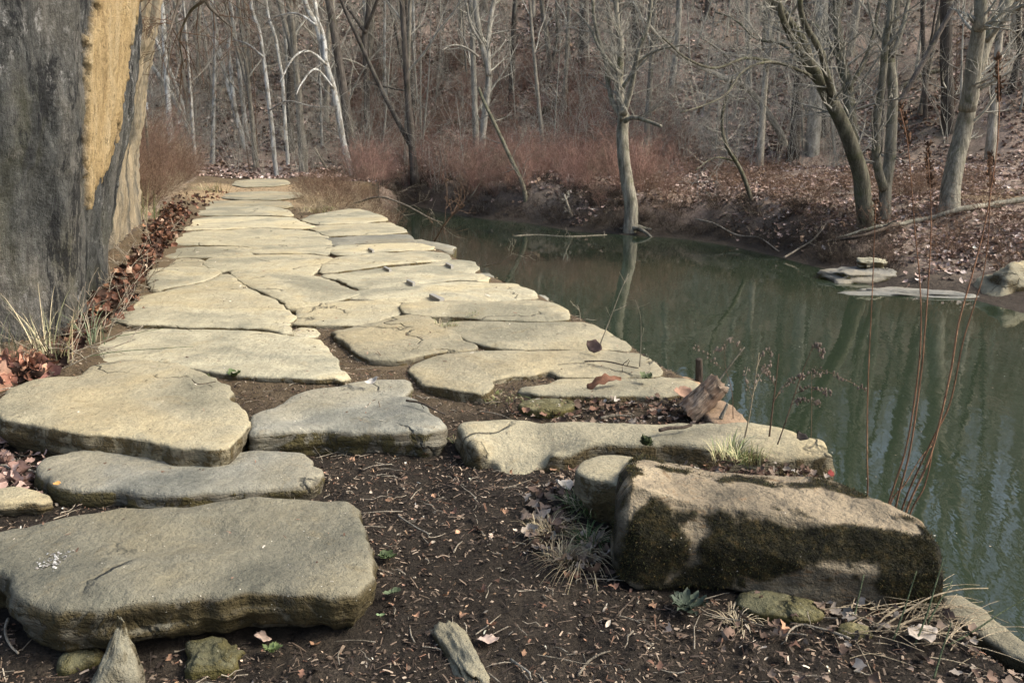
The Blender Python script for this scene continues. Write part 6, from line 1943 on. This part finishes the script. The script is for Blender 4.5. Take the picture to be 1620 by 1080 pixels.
gstick('grey twig at the bottom left of the half buried rock', [(808, 1050), (825, 1062), (838, 1072)], 0.004, 0.003, 'bark_pale', 1, 0.03, 15)
gstick('pale twig standing up out of the soil in the centre', [(852, 853), (849, 832), (846, 823, 0.03)], 0.003, 0.002, 'wood_dead', 0, 0.03, 16)
gstick('short pale twig on the dark soil under the grass', [(718, 880), (724, 870), (732, 862)], 0.003, 0.002, 'wood_dead', 0, 0.03, 17)
gstick('forked dark twig on the soil right of the big slab', [(630, 822), (650, 835), (680, 850)], 0.003, 0.002, 'bark', 3, 0.05, 18)
gstick('brown twig cluster at the front of the long grey slab', [(290, 765), (310, 760), (350, 762), (400, 768)], 0.003, 0.002, 'twig_brown', 7, 0.07, 19, z=-0.12)
gstick('arched dead vine along the right front of the boulder', [(1005, 950), (990, 965), (975, 980)], 0.003, 0.002, 'wood_dark', 2, 0.04, 20)

ST = 'dry stems tangled at the lower right corner'
for lab, pts, r, mt in [
    ('long pale stem arching from the litter out toward the water', [(1387, 997, 0.0), (1420, 975, 0.04), (1470, 945, 0.10), (1520, 932, 0.14), (1563, 930, 0.15)], 0.0035, 'straw'),
    ('pale stem running level under the long arching one', [(1400, 997, 0.01), (1440, 982, 0.04), (1477, 974, 0.06), (1530, 975, 0.06)], 0.003, 'straw'),
    ('short pale stem leaning at the boulder right foot', [(1387, 988, 0.0), (1403, 972, 0.03), (1421, 960, 0.05)], 0.003, 'straw'),
    ('pale stick dropping toward the bottom below the leaf', [(1416, 996, 0.02), (1403, 1018, 0.01), (1392, 1037, 0.0)], 0.003, 'straw'),
    ('thick pale stick against the tan corner slab', [(1490, 987, 0.01), (1540, 998, 0.02), (1580, 1003, 0.02)], 0.006, 'wood_dead'),
    ('brown stick sloping to the right edge over the corner slab', [(1550, 993, 0.02), (1590, 1022, 0.02), (1625, 1048, 0.01)], 0.004, 'straw'),
    ('broken pale tipped twig in front of the boulder face', [(1350, 960, 0.0), (1377, 933, 0.05), (1403, 906, 0.11)], 0.004, 'wood_dead'),
    ('green rush stem standing before the boulder right part', [(1350, 983, 0.0), (1357, 950, 0.06), (1367, 908, 0.13)], 0.0028, 'rush'),
    ('green rush stem leaning right of the pale tipped twig', [(1413, 1013, 0.0), (1430, 965, 0.09), (1450, 903, 0.2)], 0.0028, 'rush'),
    ('tall green rush stem crossing the boulder right edge', [(1447, 1020, 0.0), (1467, 970, 0.10), (1480, 925, 0.18), (1493, 883, 0.26)], 0.003, 'rush'),
    ('green rush stem just right of the tallest one', [(1467, 987, 0.0), (1487, 950, 0.07), (1507, 918, 0.13)], 0.003, 'rush'),
    ('long green rush stem slanting far right over the water', [(1500, 1020, 0.0), (1540, 998, 0.06), (1585, 968, 0.13), (1625, 945, 0.19)], 0.003, 'rush'),
    ('green rush stem rising from the bottom edge by the corner', [(1477, 1073, 0.0), (1490, 1030, 0.07), (1505, 985, 0.14)], 0.003, 'rush')]:
    if mt == 'rush' and 'rush' not in M:
        M['rush'] = bark_mat('green_rush', (0.15, 0.18, 0.10), (0.08, 0.11, 0.06), 0.0, 2)
    # a stem keeps its foot's distance
    f0 = at(pts[0][0], pts[0][1], -0.14)
    q = [P(a_, b_, f0[1] + 0.03 * i) for i, (a_, b_, h_) in enumerate(pts)]
    tb = TB(); path = smooth_path(q, 14)
    tb.tube(path, np.linspace(r, r * 0.55, 14), 6)
    c = path.mean(0)
    o = tb.build('green_rush' if mt == 'rush' else 'dry_straw', M[mt], None, loc=(c[0], c[1], path[:, 2].min()))
    tag(o, lab, 'green rush' if mt == 'rush' else 'dry straw', ST)
for k, (lab, pts) in enumerate([('long green grass blade lying across the wide cream slab', [(130, 566), (180, 557), (240, 552), (306, 548)]), ('shorter green grass blade above the long one on the slab', [(160, 536), (210, 528), (258, 519)])]):
    gstick(lab, [(a_, b_, 0.02) for a_, b_ in pts], 0.003, 0.0015, 'rush', 0, 0, 60 + k, z=0.0, name='fallen_grass', cat='fallen grass')

# bare twigs by the water
def upright(label, foot, z, pxs, r0, r1, mat='wood_dead', kids=3, kl=0.1, seed=1, name='bare_twig', cat='twig', drift=0.0):
    f0 = at(foot[0], foot[1], z)
    q = [f0] + [P(a_, b_, f0[1] + drift * (i + 1)) for i, (a_, b_) in enumerate(pxs)]
    tb = TB(); path = smooth_path(q, 8 * len(q))
    tb.tube(path, np.linspace(r0, r1, len(path)), 6)
    if kids: limb_twigs(tb, path, None, random.Random(seed), kids, kl, r1 * 0.9, 0.35, 0, 0.3, 2)
    o = tb.build(name, M[mat], None, loc=f0)
    tag(o, label, cat)
    return o
upright('tall pale bare twig rising over the water from the tan slab', (948, 548), 0.0, [(965, 505), (980, 465), (994, 433)], 0.004, 0.002, kids=4, kl=0.12, seed=1)
upright('slim bare twig right of the tall pale one', (1012, 580), 0.0, [(1014, 540), (1013, 500), (1005, 474)], 0.003, 0.0015, kids=4, kl=0.09, seed=2)
upright('short white twig at the golden edged slab end', (918, 505), -0.02, [(916, 490), (905, 480)], 0.004, 0.002, kids=4, kl=0.07, seed=3)
upright('pale thick twig slanting up behind the tilted stump', (1125, 620), -0.05, [(1150, 585), (1178, 549)], 0.005, 0.003, kids=1, kl=0.05, seed=4)

# dry weeds with seed clusters
ballV, ballF = [], []
for i, (ph) in enumerate((0.0, 0.9, 2.2, 3.14)):
    for j in range(5):
        a = j / 5 * 6.283
        ballV.append((math.sin(ph) * math.cos(a), math.sin(ph) * math.sin(a), math.cos(ph)))
for i in range(3):
    for j in range(5):
        ballF.append((i * 5 + j, (i + 1) * 5 + j, (i + 1) * 5 + (j + 1) % 5, i * 5 + (j + 1) % 5))
ballV, ballF = np.array(ballV), np.array(ballF)
def weed(label, foot, z, main, sprays, r=0.0028, mat='twig_brown', seed=1, dens=34):
    rn = random.Random(seed)
    f0 = at(foot[0], foot[1], z)
    root = empty('dry_weed', f0)
    tag(root, label, 'dry weed')
    q = [f0] + [P(a_, b_, f0[1]) for a_, b_ in main]
    tb = TB(); path = smooth_path(q, 8 * len(q))
    tb.tube(path, np.linspace(r, r * 0.5, len(path)), 6)
    sv, sf, off = [], [], 0
    for sp_ in sprays:
        qq = np.array([P(a_, b_, f0[1] + rn.uniform(-0.08, 0.08)) for a_, b_ in sp_])
        pp = smooth_path(qq, 12)
        tb.tube(pp, np.linspace(r * 0.5, r * 0.25, 12), 4)
        for k in range(dens):
            i = rn.randrange(2, 11)
            c = pp[i] + (pp[i + 1] - pp[i]) * rn.random() + 0.012 * rvec(rn)
            s_ = rn.uniform(0.003, 0.0068)
            V = ballV * s_ * np.array([1, 1, rn.uniform(0.9, 1.6)])
            sv.append(V + c); sf.append(ballF + off); off += len(ballV)
    tb.build('stem', M[mat], root, loc=f0)
    if sv:
        mesh_obj('seed_heads', np.vstack(sv), None, M['seed_grey'], root, facearr=np.vstack(sf), loc=f0)['kind'] = 'stuff'
M['seed_grey'] = bark_mat('grey_brown_seeds', (0.36, 0.29, 0.23), (0.12, 0.08, 0.06), 0.0, 3)
weed('dark upright weed densely beaded with seeds on the slab end', (1217, 690), -0.02, [(1223, 640), (1228, 600), (1232, 560)], [[(1224, 635), (1240, 610), (1262, 598), (1280, 592)], [(1226, 610), (1215, 590), (1205, 578)]], 0.004, 'twig_brown', 1)
weed('slanting weed whose long seed spray droops right toward the tall stalk', (1230, 703), -0.02, [(1247, 655), (1268, 592), (1287, 546)], [[(1262, 605), (1290, 585), (1320, 592), (1345, 604), (1372, 618)], [(1255, 625), (1280, 612), (1305, 618), (1312, 624)], [(1280, 560), (1292, 545), (1300, 556), (1298, 566)], [(1250, 640), (1275, 632), (1300, 640)]], 0.003, 'twig_brown', 2)
weed('pale straw weed left of the dark upright one', (1175, 706), -0.02, [(1186, 655), (1194, 605), (1201, 558)], [[(1192, 620), (1205, 590), (1222, 572)], [(1196, 585), (1206, 560), (1214, 555), (1218, 562)], [(1190, 630), (1180, 600), (1183, 580)]], 0.0035, 'straw', 3, 14)
weed('thin weed with seeds fanning left over the water by the stump', (1160, 668), -0.05, [(1158, 620), (1148, 580), (1146, 540)], [[(1146, 548), (1155, 538), (1168, 545), (1180, 560)], [(1150, 590), (1130, 572), (1110, 553), (1095, 548)], [(1146, 545), (1140, 552), (1125, 556)]], 0.002, 'twig_brown', 4, 16)
weed('faint weed stem with few seeds at the far right of the weeds', (1283, 700), -0.1, [(1284, 650), (1284, 590)], [[(1284, 600), (1296, 592), (1310, 588)]], 0.0018, 'twig_brown', 5, 8)

# the tall reddish stalks
def stalk(label, foot, z, pxs, r, seed, head=None, leaves=False):
    rn = random.Random(seed)
    f0 = at(foot[0], foot[1], z)
    root = empty('tall_stalk', f0)
    tag(root, label, 'dry stalk', 'tall reddish dry stalks rising from the water edge')
    q = [f0 - np.array([0.02, 0, 1.1]), f0 - np.array([0, 0, 0.3]), f0] + [P(a_, b_, f0[1] + 0.04 * i) for i, (a_, b_) in enumerate(pxs)]
    tb = TB(); path = smooth_path(q, 10 * len(q))
    tb.tube(path, np.linspace(r, r * 0.35, len(path)), 7)
    tb.build('stem', M['stalk'], root, loc=f0)
    if head:
        i0, i1, n_ = head
        V0, F0 = leaf_arr(0.2, 0.8, 5, 0.3, 0.3, seed)
        VV, FF = [], []
        Yh = f0[1] + 0.04 * len(pxs)
        a, b = P(i0[0], i0[1], Yh), P(i1[0], i1[1], Yh)
        ln = np.linalg.norm(b - a)
        for k in range(n_):
            t = rn.random()
            c = a + (b - a) * t
            wd = (0.011 if not leaves else 0.020) * math.sin(math.pi * (0.12 + 0.8 * t))
            an = rn.random() * 6.283
            s_ = rn.uniform(0.010, 0.028)
            el = rn.uniform(0.5, 1.3)
            V = (V0 + np.array([0.5, 0, 0])) * s_
            V = np.column_stack([V[:, 0] * math.cos(el) - V[:, 2] * math.sin(el), V[:, 1], V[:, 0] * math.sin(el) + V[:, 2] * math.cos(el)])
            V = np.column_stack([V[:, 0] * math.cos(an) - V[:, 1] * math.sin(an), V[:, 0] * math.sin(an) + V[:, 1] * math.cos(an), V[:, 2]])
            VV.append(V + c + np.array([math.cos(an), math.sin(an), 0]) * wd * rn.random()); FF.append(F0 + len(V0) * k)
        mesh_obj('seed_head', np.vstack(VV), None, M['seed'], root, facearr=np.vstack(FF), loc=f0)
stalk('lone straight reddish stalk left of the other tall stalks', (1372, 784), -0.22, [(1372, 720), (1373, 613), (1380, 460), (1384, 360), (1386, 318)], 0.0042, 1, ((1387, 356), (1386, 312), 34), True)
stalk('tall stalk with the drooping dark head left of its close twin', (1404, 806), -0.25, [(1433, 710), (1450, 610), (1457, 527), (1455, 443), (1447, 360), (1437, 235), (1424, 172)], 0.0048, 2, ((1438, 230), (1422, 165), 80))
stalk('close twin stalk with its head at half height of the neighbour', (1416, 808), -0.25, [(1440, 710), (1457, 593), (1463, 527), (1468, 460), (1473, 360), (1471, 290), (1467, 235)], 0.0048, 3, ((1473, 300), (1466, 228), 80))
stalk('tallest curved stalk whose dark head nears the top right', (1432, 815), -0.25, [(1473, 717), (1503, 593), (1517, 510), (1540, 427), (1557, 360), (1568, 300), (1580, 200), (1579, 95)], 0.0052, 4, ((1580, 165), (1578, 92), 90))
stalk('curved stalk with a bristly head just below the tallest one', (1425, 812), -0.25, [(1473, 700), (1503, 637), (1523, 543), (1543, 477), (1557, 427), (1565, 350), (1566, 250)], 0.0046, 5, ((1568, 300), (1565, 245), 80))
stalk('short dark red stalk curving from the stalk bases to the right', (1438, 820), -0.25, [(1462, 770), (1474, 720), (1476, 690)], 0.005, 6)
stalk('short leaning stalk crossing behind the stalk bases', (1408, 800), -0.25, [(1432, 765), (1458, 722), (1480, 700)], 0.0042, 7)


rt = random.Random(91)
tb = TB()
for k in range(70):
    t = rt.random()
    pa = [at(30, 600, 0)[:2], at(110, 560, 0)[:2], at(165, 500, 0)[:2], at(200, 460, 0)[:2], at(222, 410, 0)[:2], at(245, 372, 0)[:2]]
    i = min(int(t * 5), 4); f = t * 5 - i
    c = pa[i] * (1 - f) + pa[i + 1] * f + np.array([rt.gauss(0, 0.1), rt.gauss(0, 0.1)])
    a = rt.random() * 6.28
    twig(tb, np.array([c[0], c[1], gz(c) + 0.02]), np.array([math.cos(a), math.sin(a), rt.uniform(0.1, 1.0)]), rt.uniform(0.15, 0.5), 0.004, 1, rt, 0.0, 3, 0.2, 4, 5)
V, Fq = tb.arrays()
tag(mesh_obj('dead_twigs', V, None, M['wood_dead'], facearr=Fq), 'dead twigs sticking out of the leaf drift under the cliff', 'twigs', None, 'stuff')

c0 = at(86, 890, 0.0)
m = 260
m = 110
q = np.column_stack([c0[0] + rg.normal(0, 0.022, m), c0[1] + rg.normal(0, 0.035, m), np.full(m, 0.004) + rg.random(m) * 0.006])
scatter3('lichen_patch', 'white crusty lichen patch on the left of the big foreground slab', [(bitV, bitF)], q, eulers(rg, m, 0.3), rg.uniform(0.003, 0.009, m), pick(rg, m, [(0.42, 0.42, 0.39, 3), (0.2, 0.19, 0.17, 2)], 0.1), 'chip', 'lichen')

m = 140
a = rg.uniform(0.15, 0.55, m); d = rg.uniform(3.5, 16, m)
q = np.column_stack([np.tan(a) * d, d, np.full(m, HW + 0.004)])
q = q[inside(q[:, :2], river)]; m = len(q)
scatter3('floating_specks', 'pale specks of debris floating on the creek', [(bitV * np.array([1, 1, 0.2]), bitF)], q, eulers(rg, m, 0.02), rg.uniform(0.005, 0.014, m), pick(rg, m, [(0.5, 0.48, 0.4, 2), (0.25, 0.2, 0.14, 1)], 0.2), 'chip', 'floating debris')

rt = random.Random(17)
tb = TB()
for k in range(210):
    c = gp(rt.gauss(1470, 70), rt.gauss(985, 28))
    if c[2] < -0.4 or c[1] > 3.2: continue
    a = rt.gauss(0.5, 0.7)
    L = rt.uniform(0.05, 0.26)
    d = np.array([math.cos(a), math.sin(a), rt.uniform(-0.05, 0.35)])
    pts = [c + np.array([0, 0, 0.01]) + d * L * t + np.array([0, 0, -0.25 * L * t * t + 0.01]) for t in (0, .25, .5, .75, 1)]
    tb.tube(pts, np.linspace(rt.uniform(0.001, 0.0024), 0.0008, 5), 4, cap=False)
V, Fq = tb.arrays()
tag(mesh_obj('dry_straw_mat', V, None, M['straw'], facearr=Fq), 'matted dry straw and stems heaped at the lower right corner by the water', 'straw', None, 'stuff')

# things that would share a label are told apart by their order from the left
by = {}
for o in bpy.data.objects:
    if o.get('group') and o.get('label') and o.parent is None:
        by.setdefault((o['group'], o['label']), []).append(o)
for (g_, l_), os_ in by.items():
    if len(os_) > 1 and 'stalk' not in l_:
        os_.sort(key=lambda o: o.location.x / max(o.location.y, 0.1))
        for k, o in enumerate(os_):
            l2 = l_.replace('on the slope ', 'upslope ').replace('shrub near the path ', 'shrub by the path ')
            w = ('left one' if k == 0 else 'right one') if len(os_) == 2 else (('first', 'second', 'third', 'fourth', 'fifth', 'sixth', 'seventh', 'eighth')[min(k, 7)] + ' from left')
            o['label'] = l2 + ', ' + w
